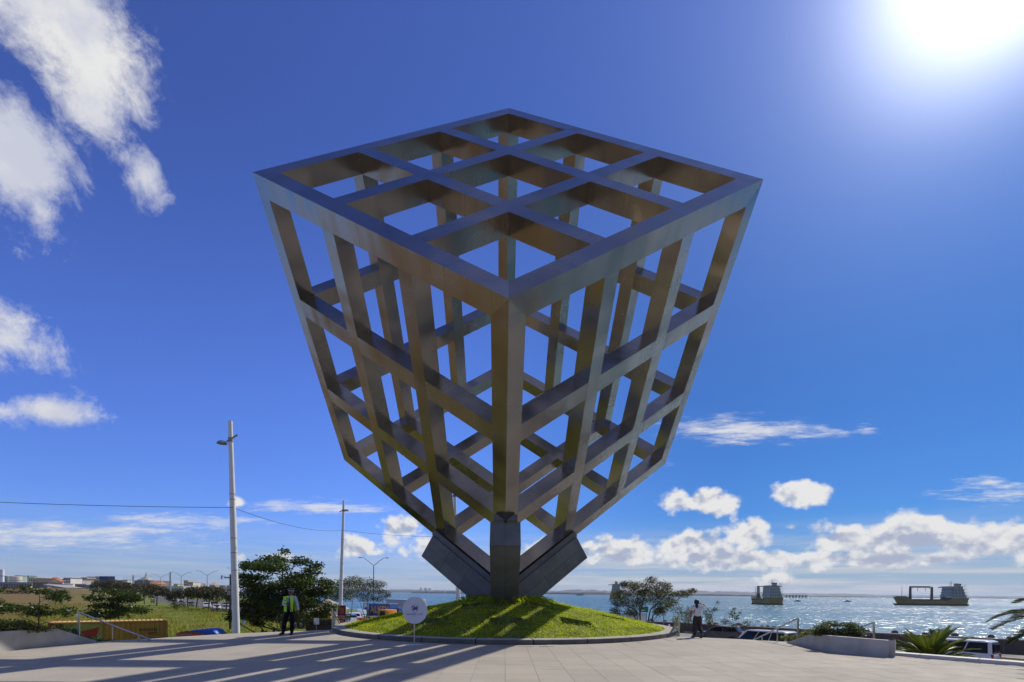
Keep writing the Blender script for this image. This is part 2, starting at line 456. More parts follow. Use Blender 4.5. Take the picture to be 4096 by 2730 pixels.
# drain grates let into the paving
m_dark = mat('dark_slot', (.03, .03, .03), .8, var=.2)
gm = MB()
for k in range(12): gm.box((k * .042, 0, 0), (k * .042 + .02, .12, .0055))
gmesh = gm.mesh('drain_grate', m_dark)
for px_, py_ in ((1990, 2587), (2073, 2588), (2157, 2588)):
    p = gz(px_, py_); link('drain_grate', gmesh, plaza, loc=(p.x, p.y, .0003))
for t in (0.30, .62, .86):
    p = Vector((10.95, 14.9, 0)).lerp(Vector((12.95, 12.5, 0)), t); o = link('drain_grate', gmesh, plaza, loc=(p.x - .42, p.y - .32, .0003), rz=math.atan2(-2.4, 2.0))
# low coping that edges the plaza on the sea side
e0, e1 = Vector((10.97, 15.02, 0)), Vector((16.1, 8.95, 0)); dv = (e1 - e0).normalized(); nv = Vector((-dv.y, dv.x, 0)) * -1
coping = empty('plaza_coping', e0, math.atan2(dv.y, dv.x)); tag(coping, 'low pale coping along the sea side of the plaza', None, None, 'structure')
cb = MB(); cb.box((0, -.32, -.3), (1.188, .06, .09), None, .008); cmesh = cb.mesh('coping_stone', mat('coping', (.52, .49, .44), .65, var=.1, vscale=2))
for k in range(6): link('coping_stone', cmesh, coping, loc=(k * 1.2, 0, RNG.uniform(-.002, .002)))

# street-level ground: land with a coast line
coast = [(120, -60), (60, 20), (46, 41.5), (38.4, 48.6), (22, 65), (2, 82), (-18, 101), (-46, 140), (-90, 215), (-200, 400), (-640, 1150), (-1500, 2700), (-9000, 2700), (-9000, -900), (120, -900)]
def sstep(a, b, x): t = min(1, max(0, (x - a) / (b - a))); return t * t * (3 - 2 * t)
def ground_z(x, y):
    if y < 20: return STREET
    return STREET + 5.4 * sstep(70, 330, y) * sstep(.70, .86, -x / y)
gb = MB()
# fan of cells from the plaza outwards on the field side, flat land elsewhere
rat = [-.60 - .02 * i for i in range(36)]; dep = [20, 35, 50, 65, 80, 100, 125, 150, 180, 210, 250, 300, 360, 450, 600, 900, 1500, 2690]
gi = {}
for i, r in enumerate(rat):
    for j, y in enumerate(dep): gi[i, j] = len(gb.v); gb.v.append((r * y, y, ground_z(r * y, y)))
gb.f += [(gi[i, j], gi[i, j + 1], gi[i + 1, j + 1], gi[i + 1, j]) for i in range(len(rat) - 1) for j in range(len(dep) - 1)]
r0 = rat[0]; rest_ = [(120, -60), (60, 20), (46, 41.5), (38.4, 48.6), (22, 65), (2, 82), (-18, 101), (-46, 140), (-90, 215), (-200, 400), (-640, 1150), (-1500, 2690)] + [(r0 * y, y) for y in reversed(dep)] + [(-12, -900), (120, -900)]
gb.add([(x, y, STREET) for x, y in rest_], [tuple(range(len(rest_)))])
gb.add([(r0 * 20, 20, STREET), (-12, -900, STREET), (-9000, -900, STREET), (-9000, 20, STREET)], [(0, 3, 2, 1)])
gb.add([(rat[-1] * 20, 20, STREET)] + [(rat[-1] * y, y, ground_z(rat[-1] * y, y)) for y in dep[1:]] + [(-9000, 2690, ground_z(-9000, 2690)), (-9000, 20, STREET)], [tuple(range(len(dep) + 2))])
m_g = bpy.data.materials.new('field_ground'); m_g.use_nodes = True; h = G(m_g.node_tree); b = m_g.node_tree.nodes['Principled BSDF']
pos = h.new('ShaderNodeNewGeometry').outputs['Position']
n = h.noise(pos, .05, 6, .6); n_f = h.noise(pos, .6, 6, .7); n_m = h.noise(pos, .18, 5, .6)
gx, gy, _ = h.xyz(pos)
dry = h.step(h.add(h.mul(h.sub(h.mul(gx, -1), h.mul(gy, .78)), .03), h.mul(h.sub(n, .5), 2.5)), -.6, .9)
c = h.mix(dry, h.ramp(n_f, [(.3, (.10, .135, .022)), (.7, (.19, .22, .045))]), h.ramp(n_f, [(.3, (.13, .085, .035)), (.7, (.21, .15, .065))]))
c = h.mix(h.mul(h.step(n_m, .52, .7), .6), c, h.ramp(n_f, [(.3, (.15, .115, .045)), (.7, (.14, .16, .035))]))
h.put(b.inputs['Base Color'], c); b.inputs['Roughness'].default_value = .95; b.inputs['Specular IOR Level'].default_value = .1
bn = h.new('ShaderNodeBump'); bn.inputs['Strength'].default_value = .8; bn.inputs['Distance'].default_value = .25
h.put(bn.inputs['Height'], h.noise(pos, 1.4, 6, .7)); h.put(b.inputs['Normal'], bn.outputs[0])
tag(gb.build('ground', m_g), 'open field of green and dry brown grass', None, None, 'structure')
# sea
m_w = bpy.data.materials.new('sea_water'); m_w.use_nodes = True; h = G(m_w.node_tree); b = m_w.node_tree.nodes['Principled BSDF']
pos = h.new('ShaderNodeNewGeometry').outputs['Position']
big = h.noise(h.vm('MULTIPLY', pos, (.6, 2.2, 1)), .004, 4, .6)
c = h.ramp(big, [(.35, (.008, .085, .12)), (.65, (.018, .14, .165))])
h.put(b.inputs['Base Color'], c); b.inputs['Roughness'].default_value = .24; b.inputs['IOR'].default_value = 1.33
def ncol(sc, det):
    n = h.new('ShaderNodeTexNoise'); h.put(n.inputs['Vector'], h.vm('MULTIPLY', pos, (1, 1.5, 1))); n.inputs['Scale'].default_value = sc; n.inputs['Detail'].default_value = det; n.inputs['Roughness'].default_value = .6; return n.outputs['Color']
gust = h.step(h.noise(h.vm('MULTIPLY', pos, (.45, 1.9, 1)), .011, 4), .34, .66, 2.4, 5.2)
slope = h.vm('SUBTRACT', h.vm('ADD', h.vm('SCALE', ncol(.35, 5), sc=.6), h.vm('SCALE', ncol(2.2, 4), sc=.4)), (.5, .5, .5))
slope = h.vm('SCALE', slope, sc=gust); slx, sly, _z = h.xyz(slope)
h.put(b.inputs['Normal'], h.vm('NORMALIZE', h.comb(slx, sly, 1.0)))
sb = MB(); sb.add([(-14000, -700, SEA), (16000, -700, SEA), (16000, 22000, SEA), (-14000, 22000, SEA)], [(0, 1, 2, 3)])
tag(sb.build('sea', m_w), 'turquoise sea glittering under the sun', None, None, 'structure')

# ------------------------------------------------------------------ mound
def prof_z(r):
    P = [(0, 1.42), (1.2, 1.42), (2.2, 1.28), (3.2, 1.05), (4.2, .85), (5.2, .62), (6.4, .34), (7.45, .10)]
    for (r0, z0), (r1, z1) in zip(P, P[1:]):
        if r <= r1: t = (r - r0) / (r1 - r0); return z0 + (z1 - z0) * t
    return P[-1][1]
PITS = []
for x, y, w in ((1905, 2424, .62), (2025, 2492, .62), (2165, 2428, .5), (2302, 2494, .58), (2450, 2474, .5), (1730, 2490, .6)):
    d = ray(x, y); best = None
    for k in range(400):                               # march the ray to the mound surface
        t = 15 + k * .025; p = EYE + d * (t / d.y)
        if p.z < prof_z((Vector((p.x, p.y, 0)) - MC).length): best = p; break
    if best is not None: PITS.append((best.x, best.y, w))
def mound_z(x, y):
    r = math.hypot(x - MC.x, y - MC.y); z = prof_z(r)
    z += .035 * math.sin(x * 2.1 + 1) * math.cos(y * 1.7) * min(1, max(0, (7.2 - r) / 2))
    for qx, qy, w in PITS:
        u = max(abs(x - qx) / w, abs(y - qy) / (w * .75))
        if u < 1: z -= .42
        elif u < 1.35: z += .05
    return z
N = 150; vs = []; fs = []; lim = MR - .5
xs = np.linspace(-lim, lim, N); idx = {}
for i, x in enumerate(xs):
    for j, y in enumerate(xs):
        if math.hypot(x, y) <= lim + .06: idx[i, j] = len(vs); vs.append((MC.x + x, MC.y + y, mound_z(MC.x + x, MC.y + y)))
for i in range(N - 1):
    for j in range(N - 1):
        q = [(i, j), (i + 1, j), (i + 1, j + 1), (i, j + 1)]
        if all(k in idx for k in q): fs.append(tuple(idx[k] for k in q))
mb = MB().add(vs, fs)
mound = mb.build('mound', mat('mound_soil', (.12, .15, .02), .95, var=.5, vscale=2.5), None, 60); tag(mound, 'round green mound under the lattice cube', None, None, 'structure')
def scatter_leaves(name, P, Nrm, size, mat_, fold=.25, aspect=.55, tilt=.9, rng=RNG):
    n = len(P)
    a = rng.normal(size=(n, 3)); Nn = Nrm + rng.normal(size=(n, 3)) * tilt; Nn /= np.linalg.norm(Nn, axis=1)[:, None]
    d = np.cross(Nn, a); d /= np.linalg.norm(d, axis=1)[:, None]; e = np.cross(Nn, d)
    s = size * rng.uniform(.6, 1.3, n)[:, None]
    V = np.stack([P - d * s * .5, P + e * s * aspect * .5 + Nn * s * fold * .5 + d * s * .08, P + d * s * .5, P - e * s * aspect * .5 + Nn * s * fold * .5 + d * s * .08], 1).reshape(-1, 3)
    F = np.arange(n * 4).reshape(n, 4)
    return faces_mesh(name, V, F, mat_)
m_cover = leafmat('ground_cover_leaf', [(.27, .37, .012), (.42, .51, .02), (.34, .44, .014), (.55, .59, .03), (.43, .37, .03)], .75, .5, .12, (.9, .45, (.42, .44, .30)))
nL = 110000
rr = np.sqrt(RNG.uniform(0, 1, nL)) * lim; tt = RNG.uniform(0, 2 * np.pi, nL)
X = MC.x + rr * np.cos(tt); Y = MC.y + rr * np.sin(tt)
keep = (Y < MC.y + 1.5) | (RNG.uniform(size=nL) < .25); X, Y, rr, tt = X[keep], Y[keep], rr[keep], tt[keep]
Z = np.array([mound_z(x, y) for x, y in zip(X, Y)])
patch = np.sin(X * 3.1 + np.sin(Y * 2.3)) * np.cos(Y * 2.7 + X)       # thin and thick patches
inpit = np.zeros(len(X), bool)
for qx, qy, w in PITS: inpit |= np.maximum(np.abs(X - qx) / w, np.abs(Y - qy) / (w * .75)) < 1.0
keep = (RNG.uniform(size=len(X)) < .55 + .45 * (patch > -.45)) & ~(inpit & (RNG.uniform(size=len(X)) < .85))
X, Y, Z, rr, tt = X[keep], Y[keep], Z[keep], rr[keep], tt[keep]
hgt = RNG.gamma(2.0, .016, len(X)) * (1 + .5 * np.sin(X * 5) * np.sin(Y * 4.3))
P = np.stack([X, Y, Z + hgt], 1); Nr = np.stack([np.cos(tt) * .2, np.sin(tt) * .2, np.ones(len(X))], 1)
gc = link('ground_cover', scatter_leaves('ground_cover', P, Nr, .058, m_cover, tilt=.5)); tag(gc, 'leafy green ground cover with yellow flowers on the mound', None, None, 'stuff')
k = RNG.choice(len(P), 2600, replace=False)
tag(link('flowers', scatter_leaves('flowers', P[k] + np.array([0, 0, .025]), Nr[k], .034, mat('yellow_petal', (.75, .50, .03), .6, var=.2), aspect=1.0), gc), kind='stuff')
# tufts round the foot of the concrete arms
k = 2600; aa = RNG.uniform(0, 2 * np.pi, k); r_ = RNG.normal(1.7, .35, k); clump = (np.sin(aa * 9) + np.sin(aa * 23 + 1)) > -.1
P = np.stack([MC.x + r_ * np.cos(aa), MC.y - .4 + r_ * np.sin(aa), np.array([prof_z(abs(q)) for q in r_]) + RNG.uniform(0, .22, k)], 1)[clump]
tag(link('weeds', scatter_leaves('weeds', P, np.tile([0, 0, .3], (len(P), 1)), .11, m_cover, tilt=1.4), gc), kind='stuff')

# ------------------------------------------------------------------ the lattice cube, balanced on one corner
A = 13.15; WB = .052 * A; SG = (A - WB) / 3
CB = EYE - Vector((.00231, -1.80592, .00042)) * A       # lowest corner
YAW = .00562; c_, h_ = math.sqrt(2 / 3), math.sqrt(1 / 3)
EX = [Matrix.Rotation(YAW, 3, 'Z') @ Vector((c_ * math.cos(rad(t)), c_ * math.sin(rad(t)), h_)) for t in (-90, 150, 30)]
def brushed():
    m = bpy.data.materials.new('brushed_steel'); m.use_nodes = True; h = G(m.node_tree); b = m.node_tree.nodes['Principled BSDF']
    co = h.new('ShaderNodeTexCoord').outputs['Object']; oi = h.new('ShaderNodeObjectInfo').outputs['Random']
    co = h.vm('ADD', co, h.comb(h.mul(oi, 40), h.mul(oi, 17), 0))
    blot = h.noise(co, .4, 4, .5); fine = h.noise(h.vm('MULTIPLY', co, (16, .5, .5)), 1.0, 2, .5); sheet = h.noise(h.vm('MULTIPLY', co, (.8, .1, .1)), 1.0, 1, .4)
    drip = h.noise(h.vm('MULTIPLY', co, (5, .25, .25)), 1.0, 2, .5)
    c = h.ramp(blot, [(.3, (.315, .277, .24)), (.7, (.44, .40, .355))])
    c = h.mix(h.mul(h.step(drip, .55, .78), .35), c, (.27, .22, .165))
    c = h.mix(1.0, c, h.ramp(oi, [(0, (.84, .84, .84)), (1, (1.1, 1.08, 1.05))]), 'MULTIPLY')
    ox, _, _ = h.xyz(co); fr_ = h.m('FRACT', h.mul(ox, .27)); seam = h.m('LESS_THAN', h.m('ABSOLUTE', h.sub(fr_, .5)), .0022)
    c = h.mix(h.mul(seam, .35), c, (.10, .08, .06))
    h.put(b.inputs['Base Color'], c); b.inputs['Metallic'].default_value = 1
    h.put(b.inputs['Roughness'], h.add(h.step(blot, .3, .7, .17, .28), h.mul(fine, .02)))
    wob = h.new('ShaderNodeTexNoise'); h.put(wob.inputs['Vector'], h.vm('MULTIPLY', co, (1.1, .5, .5))); wob.inputs['Scale'].default_value = 1.0; wob.inputs['Detail'].default_value = 1.0
    nrm = h.new('ShaderNodeNewGeometry').outputs['Normal']
    h.put(b.inputs['Normal'], h.vm('NORMALIZE', h.vm('ADD', nrm, h.vm('SCALE', h.vm('SUBTRACT', wob.outputs['Color'], (.5, .5, .5)), sc=.16))))
    MATS['brushed_steel'] = m; return m
m_steel = brushed()
cube = empty('lattice_cube', CB, 0, 'giant hollow steel lattice cube balanced on one corner above the mound', 'sculpture')
R3 = Matrix((EX[0], EX[1], EX[2])).transposed()
eb = MB(); w = WB                                       # full edge, ends mitred to the corner point
sq = lambda x: [(x, 0, 0), (x, w, 0), (x, w, w), (x, 0, w)]
eb.add([(0, 0, 0)] + sq(w) + sq(A - w) + [(A, 0, 0)], [(0, 2, 1), (0, 3, 2), (0, 4, 3), (0, 1, 4), (1, 2, 6, 5), (2, 3, 7, 6), (3, 4, 8, 7), (4, 1, 5, 8), (9, 5, 6), (9, 6, 7), (9, 7, 8), (9, 8, 5)])
edge_me = eb.mesh('edge_beam', m_steel)
ib = MB().box((w, 0, 0), (A - w, w, w)); full_me = ib.mesh('face_beam', m_steel)
sb_ = MB().box((0, 0, 0), (SG - w, w, w)); short_me = sb_.mesh('face_beam', m_steel)
def place(me, name, ax, org, su, sv):
    """local x -> cube axis ax; local y,z -> the two other axes, mirrored by su,sv so that y=z=0 is the outer edge"""
    o = [k for k in range(3) if k != ax]
    cols = [None] * 3
    e = [Vector((1, 0, 0)), Vector((0, 1, 0)), Vector((0, 0, 1))]
    M = Matrix((e[ax], e[o[0]] * su, e[o[1]] * sv)).transposed()
    W = (R3 @ M).to_4x4(); W.translation = R3 @ Vector(org)
    ob = link(name, me, cube); ob.matrix_local = W; return ob
for ax in range(3):
    o = [k for k in range(3) if k != ax]
    for i in range(4):
        for j in range(4):
            ei, ej = i in (0, 3), j in (0, 3)
            org = [0, 0, 0]
            if ei and ej:
                org[o[0]] = 0 if i == 0 else A; org[o[1]] = 0 if j == 0 else A
                place(edge_me, 'edge_beam', ax, org, 1 if i == 0 else -1, 1 if j == 0 else -1)
            elif ei or ej:
                org[o[0]] = i * SG; org[o[1]] = j * SG
                other = o[0] if ei else o[1]            # the axis normal to the face
                inpl = [k for k in range(3) if k != other]
                if ax == min(inpl): place(full_me, 'face_beam', ax, org, 1, 1)
                else:
                    for k in range(3):
                        org2 = list(org); org2[ax] = k * SG + w; place(short_me, 'face_beam', ax, org2, 1, 1)
# concrete cradle: three clad arms under the three lowest edges
m_clad = mat('stone_cladding', (.145, .148, .148), .72, var=.18, vscale=.8, bump=.08, bscale=60, rnd=.12, stain=(.9, .5, (.10, .10, .10)))
m_core = mat('cladding_core', (.07, .07, .07), .9, var=.2)
ped = empty('concrete_cradle', (CB.x, CB.y, .6), 0, 'dark stone clad three armed cradle holding the cube by its lowest corner', 'pedestal')
TE, O0, O1, HW = 4.75, -.1, 1.13, .6
for i in range(3):
    d = EX[i]; rh = Vector((d.x, d.y, 0)).normalized(); nn = rh * h_ - Vector((0, 0, c_)); tn = Vector((-rh.y, rh.x, 0))
    M = Matrix((d, tn, nn)).transposed().to_4x4(); M.translation = CB - Vector(ped.location)
    arm = MB().box((-.9, -HW + .02, O0 + .02), (TE - .02, HW - .02, O1 - .02)).build('arm', m_core, ped); arm.matrix_local = M
    rib = MB().box((-.5, -HW + .12, O0 - .26), (TE + .16, HW - .12, O0 + .03), None, .01).build('rib', m_clad, arm)
    cuts = [-.9, .35, 2.0, 3.4, TE - .02]; g_ = .006
    half = (O0 + O1) / 2
    for a0, a1 in zip(cuts, cuts[1:]):
        for s in (-1, 1):
            for z0, z1 in ((O0, half), (half, O1)):
                y0, y1 = sorted((s * (HW - .02), s * HW))
                MB().box((a0 + g_, y0, z0 + g_), (a1 - g_, y1, z1 - g_)).build('cladding_panel', m_clad, arm)
        for y0, y1 in ((-HW, 0), (0, HW)):
            MB().box((a0 + g_, y0 + g_, O1 - .02), (a1 - g_, y1 - g_, O1)).build('cladding_panel', m_clad, arm)
            MB().box((a0 + g_, y0 + g_, O0), (a1 - g_, y1 - g_, O0 + .02)).build('cladding_panel', m_clad, arm)
    for y0, y1 in ((-HW, 0), (0, HW)):
        MB().box((TE - .02, y0 + g_, O0 + g_), (TE, y1 - g_, O1 - g_)).build('cladding_panel', m_clad, arm)
# ------------------------------------------------------------------ plaza furniture
m_stl = mat('polished_rail', (.55, .52, .48), .28, 1.0, var=.1)
m_white = mat('white_paint', (.74, .74, .73), .45, var=.06, vscale=1.5, stain=(.8, .25, (.45, .43, .40)))
m_grey = mat('grey_metal', (.30, .31, .32), .5, .6, var=.12)
m_black = mat('black_plastic', (.025, .025, .027), .5, var=.2)
m_glass = mat('lamp_glass', (.10, .22, .36), .12, .0, var=.1, spec=.8)
def text(name, body, size, m, parent, loc, rot=(math.pi / 2, 0, 0), off=0.0, sx=1.0, spacing=1.0):
    cu = bpy.data.curves.new(name, 'FONT'); cu.body = body; cu.size = size; cu.align_x = 'CENTER'; cu.align_y = 'CENTER'
    cu.extrude = .0008; cu.offset = off; cu.space_character = spacing; cu.materials.append(m)
    t = bpy.data.objects.new(name, cu); COL.objects.link(t)
    me = bpy.data.meshes.new_from_object(t.evaluated_get(bpy.context.evaluated_depsgraph_get())); me.name = name
    bpy.data.objects.remove(t, do_unlink=True)
    o = link(name, me, parent, m, loc); o.rotation_euler = rot; o.scale = (sx, 1, 1); return o

def planter(name, bot, hts, depth, label, outv):
    o = empty(name, (bot[0].x, bot[0].y, 0), 0, label, 'planter'); L = Vector(o.location)
    n = len(bot); F = [b - L for b in bot]; Bk = [b - L + outv * depth for b in bot]
    def wall(A_, B_, ha, hb, th=.16):
        d = (B_ - A_); nn = Vector((-d.y, d.x, 0)).normalized() * th
        if nn.dot(outv) < 0: nn = -nn
        q = MB(); z = Vector((0, 0, 1))
        vs = [A_ - z * .01, B_ - z * .01, B_ + nn - z * .01, A_ + nn - z * .01, A_ + z * ha, B_ + z * hb, B_ + nn + z * hb, A_ + nn + z * ha]
        return q.add(vs, [(0, 3, 2, 1), (4, 5, 6, 7), (0, 1, 5, 4), (1, 2, 6, 5), (2, 3, 7, 6), (3, 0, 4, 7)])
    for i in range(n - 1): wall(F[i], F[i + 1], hts[i], hts[i + 1]).build('wall_panel', m_conc, o)
    wall(F[-1] + outv * .16, Bk[-1], hts[-1], hts[-1] * .8).build('end_wall', m_conc, o)
    q = MB(); z = Vector((0, 0, 1)); vs = []
    for i in range(n): vs += [F[i] + outv * .16 + z * (hts[i] * .8), Bk[i] + z * (hts[i] * .8)]
    q.add(vs, [(2 * i, 2 * i + 2, 2 * i + 3, 2 * i + 1) for i in range(n - 1)]); q.build('soil', mat('soil', (.06, .045, .03), .95, var=.3), o)
    return o
lp = [gz(-330, 2650), gz(65, 2601), gz(230, 2584), gz(385, 2568)]
planter('concrete_planter', lp, [.52, .53, .50, .04], 1.6, 'pale concrete planter with a sloping end beside the stair handrail and container', Vector((-.75, .66, 0)))
rp = [gz(3146, 2574), gz(3244, 2593), gz(3322, 2611), gz(3551, 2630)]
planter('concrete_planter', rp, [.03, .46, .50, .47], 1.5, 'grey concrete planter holding a low bush near the vans', Vector((.62, .78, 0)))

def handrail(name, base, top, end, mids, label, group=None):
    o = empty(name, base, 0, label, 'handrail', group); L = Vector(base)
    q = MB(); q.box((-.035, -.014, -.02), (.035, .014, (top - L).z), None, .004); q.build('post', m_stl, o)
    a, b = top - L, end - L; ext = a.lerp(b, 1.35)
    MB().tube([a + Vector((0, 0, -.01)), ext], .026, 10).build('rail', m_stl, o, 40)
    for t in mids:
        p = a.lerp(b, t); MB().box((p.x - .02, p.y - .012, -.75), (p.x + .02, p.y + .012, p.z), None, .003).build('post', m_stl, o)
    return o
def rail_px(pb, pt, pe, Ye):
    b = gz(*pb); return b, at(pt[0], pt[1], b.y), at(pe[0], pe[1], Ye)
b_, t_, e_r = rail_px((315, 2571), (315, 2449), (592, 2556), 16.7)
handrail('stair_handrail', b_, t_, e_r, (.47, .86), 'steel stair handrail sloping down in front of the yellow container', 'stair handrails')
b_, t_, e_r = rail_px((3191, 2580), (3191, 2473), (3010, 2563), 19.2)
handrail('stair_handrail', b_, t_, e_r, (.42, .77), 'steel stair handrail sloping down in front of the white van', 'stair handrails')
tp = at(3496, 2489, 16.4); handrail('stair_handrail', Vector((tp.x, tp.y, .0)), tp, at(3400, 2524, 18.0), (.6,), 'steel handrail rising behind the low bush in the planter', 'stair handrails')
m_pane = bpy.data.materials.new('pane_glass'); m_pane.use_nodes = True; hh = G(m_pane.node_tree); nt = m_pane.node_tree
tr = hh.new('ShaderNodeBsdfTransparent'); tr.inputs[0].default_value = (.80, .88, .86, 1); gl_ = nt.nodes['Principled BSDF']; gl_.inputs['Base Color'].default_value = (.5, .56, .54, 1); gl_.inputs['Roughness'].default_value = .08
mx = hh.new('ShaderNodeMixShader'); mx.inputs[0].default_value = .38
nt.links.new(tr.outputs[0], mx.inputs[1]); nt.links.new(gl_.outputs[0], mx.inputs[2]); nt.links.new(mx.outputs[0], nt.nodes['Material Output'].inputs[0])
def glass_rail(pb, pt, pe, Ye, label):
    b, t, e = rail_px(pb, pt, pe, Ye); o = empty('glass_railing', b, 0, label, 'railing', 'glass railings beside the mound')
    MB().cyl((0, 0, -.02), t - b, .035, n=10).build('post', m_stl, o, 40)
    a, e2 = t - b, (e - b); ext = a.lerp(e2, 1.3)
    MB().tube([a + Vector((0, 0, -.12)), ext + Vector((0, 0, -.12))], .035, 10).build('handrail', mat('wood_rail', (.38, .22, .09), .5, var=.2), o, 40)
    z = Vector((0, 0, 1)); n = (ext - a).cross(z).normalized() * .006
    A0, A1, B1, B0 = a - z * 1.05, a - z * .2, ext - z * .2, ext - z * 1.05
    A0, A1 = A0.lerp(B0, .03), A1.lerp(B1, .03)
    q = MB(); q.add([p + s for s in (n, -n) for p in (A0, B0, B1, A1)], [(0, 1, 2, 3), (7, 6, 5, 4), (0, 4, 5, 1), (1, 5, 6, 2), (2, 6, 7, 3), (3, 7, 4, 0)])
    q.build('glass_pane', m_pane, o)
    p = a.lerp(ext, .62); MB().cyl((p.x, p.y, p.z - 1.2), (p.x, p.y, p.z - .12), .03, n=10).build('post', m_stl, o, 40)
glass_rail((1330, 2521), (1330, 2434), (1368, 2500), 24.2, 'glass railing with wooden handrail by the red banner')
glass_rail((2716, 2546), (2716, 2449), (2688, 2517), 24.5, 'glass railing post and pane between the mound and the walking woman')

# tall white lamp posts
def lamp_post(bx, tx, ty, Y, side, label, banner=False):
    top = at(tx, ty, Y); lowp = at(bx, 2530, Y)
    k = (top.x - lowp.x) / (top.z - lowp.z); base = Vector((lowp.x + k * (STREET - lowp.z), Y, STREET))
    o = empty('lamp_post', base, 0, label, 'lamp post', 'tall white lamp posts'); H = top - base
    zs = [0, .42, .60, .70, .86, 1.0]; rs = [.175, .158, .148, .135, .112, .098]
    MB().tube([H * t for t in zs], rs, 16).build('pole', m_white, o, 40)
    for t, r in ((.44, .163), (.505, .16), (.56, .157), (.705, .145), (.725, .143)):
        MB().cyl(H * t, H * (t + .002), r, n=16).build('band', m_grey, o, 40)
    c = H * .93; c.y -= .0
    MB().cyl(c + Vector((0, 0, -.1)), c + Vector((0, 0, .1)), .13, n=14).build('clamp', m_grey, o, 40)
    d = Vector((side, -.25, 0)).normalized(); a0 = c - d * .36 + Vector((0, -.12, .24 if side < 0 else -.12)); a1 = c + d * .13 + Vector((0, -.12, -.14 if side < 0 else .06))
    MB().tube([a0, a1], .045, 8).build('arm', m_grey, o, 40)
    hd = empty('lamp_head', a1 + d * .20 + Vector((0, 0, -.08)), 0); hd.parent = o
    MB().lathe([(.02, .11), (.13, .095), (.20, .05), (.24, -.01)][::-1], 16).build('shell', m_glass, hd, 50)
    MB().lathe([(.232, -.045), (.245, -.012)], 16).build('rim', m_grey, hd, 50)
    return o, base, H
LP1 = lamp_post(945, 921, 1685, 25.0, -1, 'tall white lamp post with a disc lamp, nearest the yellow container')
LP2 = lamp_post(1359, 1375, 2003, 46.5, 1, 'tall white lamp post rising behind the red banner')
LP3 = lamp_post(1838, 1817, 1935, 38.0, 1, 'white lamp post mostly hidden behind the cube and its cradle')
# overhead cable
def sag(a, b, s, n=14): return [a.lerp(b, t / n) - Vector((0, 0, s * 4 * (t / n) * (1 - t / n))) for t in range(n + 1)]
pts = sag(at(-500, 1985, 24), at(931, 2031, 24.86), .12) + sag(at(931, 2031, 24.86), at(1372, 2121, 46.3), .45)[1:] + sag(at(1372, 2121, 46.3), at(1824, 2146, 38), .2)[1:]
cable = MB().tube(pts, .013, 6).build('overhead_cable', m_black, None, 60); tag(cable, 'thin dark cable strung between the white lamp posts', 'cable')

# round sign on a stand
bp = gz(1656, 2582); sg = empty('sign_stand', bp, 0, 'round white sign on a thin steel stand at the edge of the mound', 'sign')
cz = at(1659, 2442, bp.y).z
MB().cyl((0, .03, .01), (0, .03, cz), .017, n=10).build('post', m_stl, sg, 40)
MB().prism([(-.30, -.02), (.02, -.16), (.34, .04), (.02, .2)], 0.006, .02).build('base_plate', mat('steel_plate', (.55, .55, .56), .3, .9, var=.05), sg)
el = [(.395 * math.cos(t * math.pi / 24), .432 * math.sin(t * math.pi / 24)) for t in range(48)]
disc = MB().prism(el, -.008, .008, Matrix.Translation((.02, 0, cz)) @ Matrix.Rotation(math.pi / 2, 4, 'X')).build('disc', mat('sign_face', (.66, .66, .72), .5, var=.02), sg)
m_ink = mat('violet_ink', (.045, .035, .20), .5, var=.03); m_ink2 = mat('grey_ink', (.32, .30, .42), .5, var=.03)
ringv = []; ringf = []
for k in range(40):
    t = 2 * math.pi * k / 40
    for r in (1.0, .93): ringv.append((.02 + .118 * r * math.cos(t), -.0095, cz + .06 + .128 * r * math.sin(t)))
ringf = [(2 * k, (2 * k + 2) % 80, (2 * k + 3) % 80, 2 * k + 1) for k in range(40)]
em = MB().add(ringv, ringf).build('emblem', m_ink, disc)
text('emblem_letters', 'SM', .185, m_ink, disc, (.02, -.0098, cz + .057), off=.005, sx=.82, spacing=.88)
text('lettering', 'SEASIDE CITY', .088, m_ink, disc, (.012, -.0098, cz - .130), sx=.95, spacing=1.06)
text('small_lettering', 'CEBU', .032, m_ink2, disc, (.012, -.0098, cz - .195), sx=.95, spacing=1.2)

# flood lamp lying on the mound
fp = at(1906, 2407, 23.2); fl = empty('flood_lamp', fp, 0, 'small pale flood lamp box on top of the mound', 'lamp')
MB().box((-.11, -.05, -.1), (.11, .07, .1), Matrix.Rotation(-.25, 4, 'X'), .01).build('housing', m_white, fl)
MB().box((-.09, -.065, -.08), (.09, -.052, .08), Matrix.Rotation(-.25, 4, 'X')).build('lens', m_grey, fl)
MB().box((-.02, -.02, -.3), (.02, .02, -.09)).build('bracket', m_grey, fl)

# red banner fixed to the lamp post
bo = LP2[1] + LP2[2] * .0; bc = at(1367, 2462, 46.15); bn_ = empty('red_banner', bc, 0, 'dark red hanging banner with white lettering on the far lamp post', 'banner')
m_red = mat('banner_red', (.20, .012, .018), .6, var=.08)
MB().box((-.36, -.015, -1.0), (.36, .015, .9)).build('cloth', m_red, bn_)
MB().box((-.40, -.02, -1.02), (-.37, .02, .93)).build('frame_bar', m_white, bn_); MB().box((.37, -.02, -1.02), (.40, .02, .93)).build('frame_bar', m_white, bn_)
MB().box((-.4, -.02, .9), (.4, .02, .93)).build('frame_bar', m_white, bn_)
m_wt = mat('white_print', (.72, .70, .68), .6, var=.03)
for i, (s_, sz) in enumerate((('SOON', .20), ('TO OPEN', .185), ('KFC', .22))): text('lettering', s_, sz, m_wt, bn_, (0, -.018, -.10 - .20 * i - (.05 if i == 2 else 0)), off=.002)
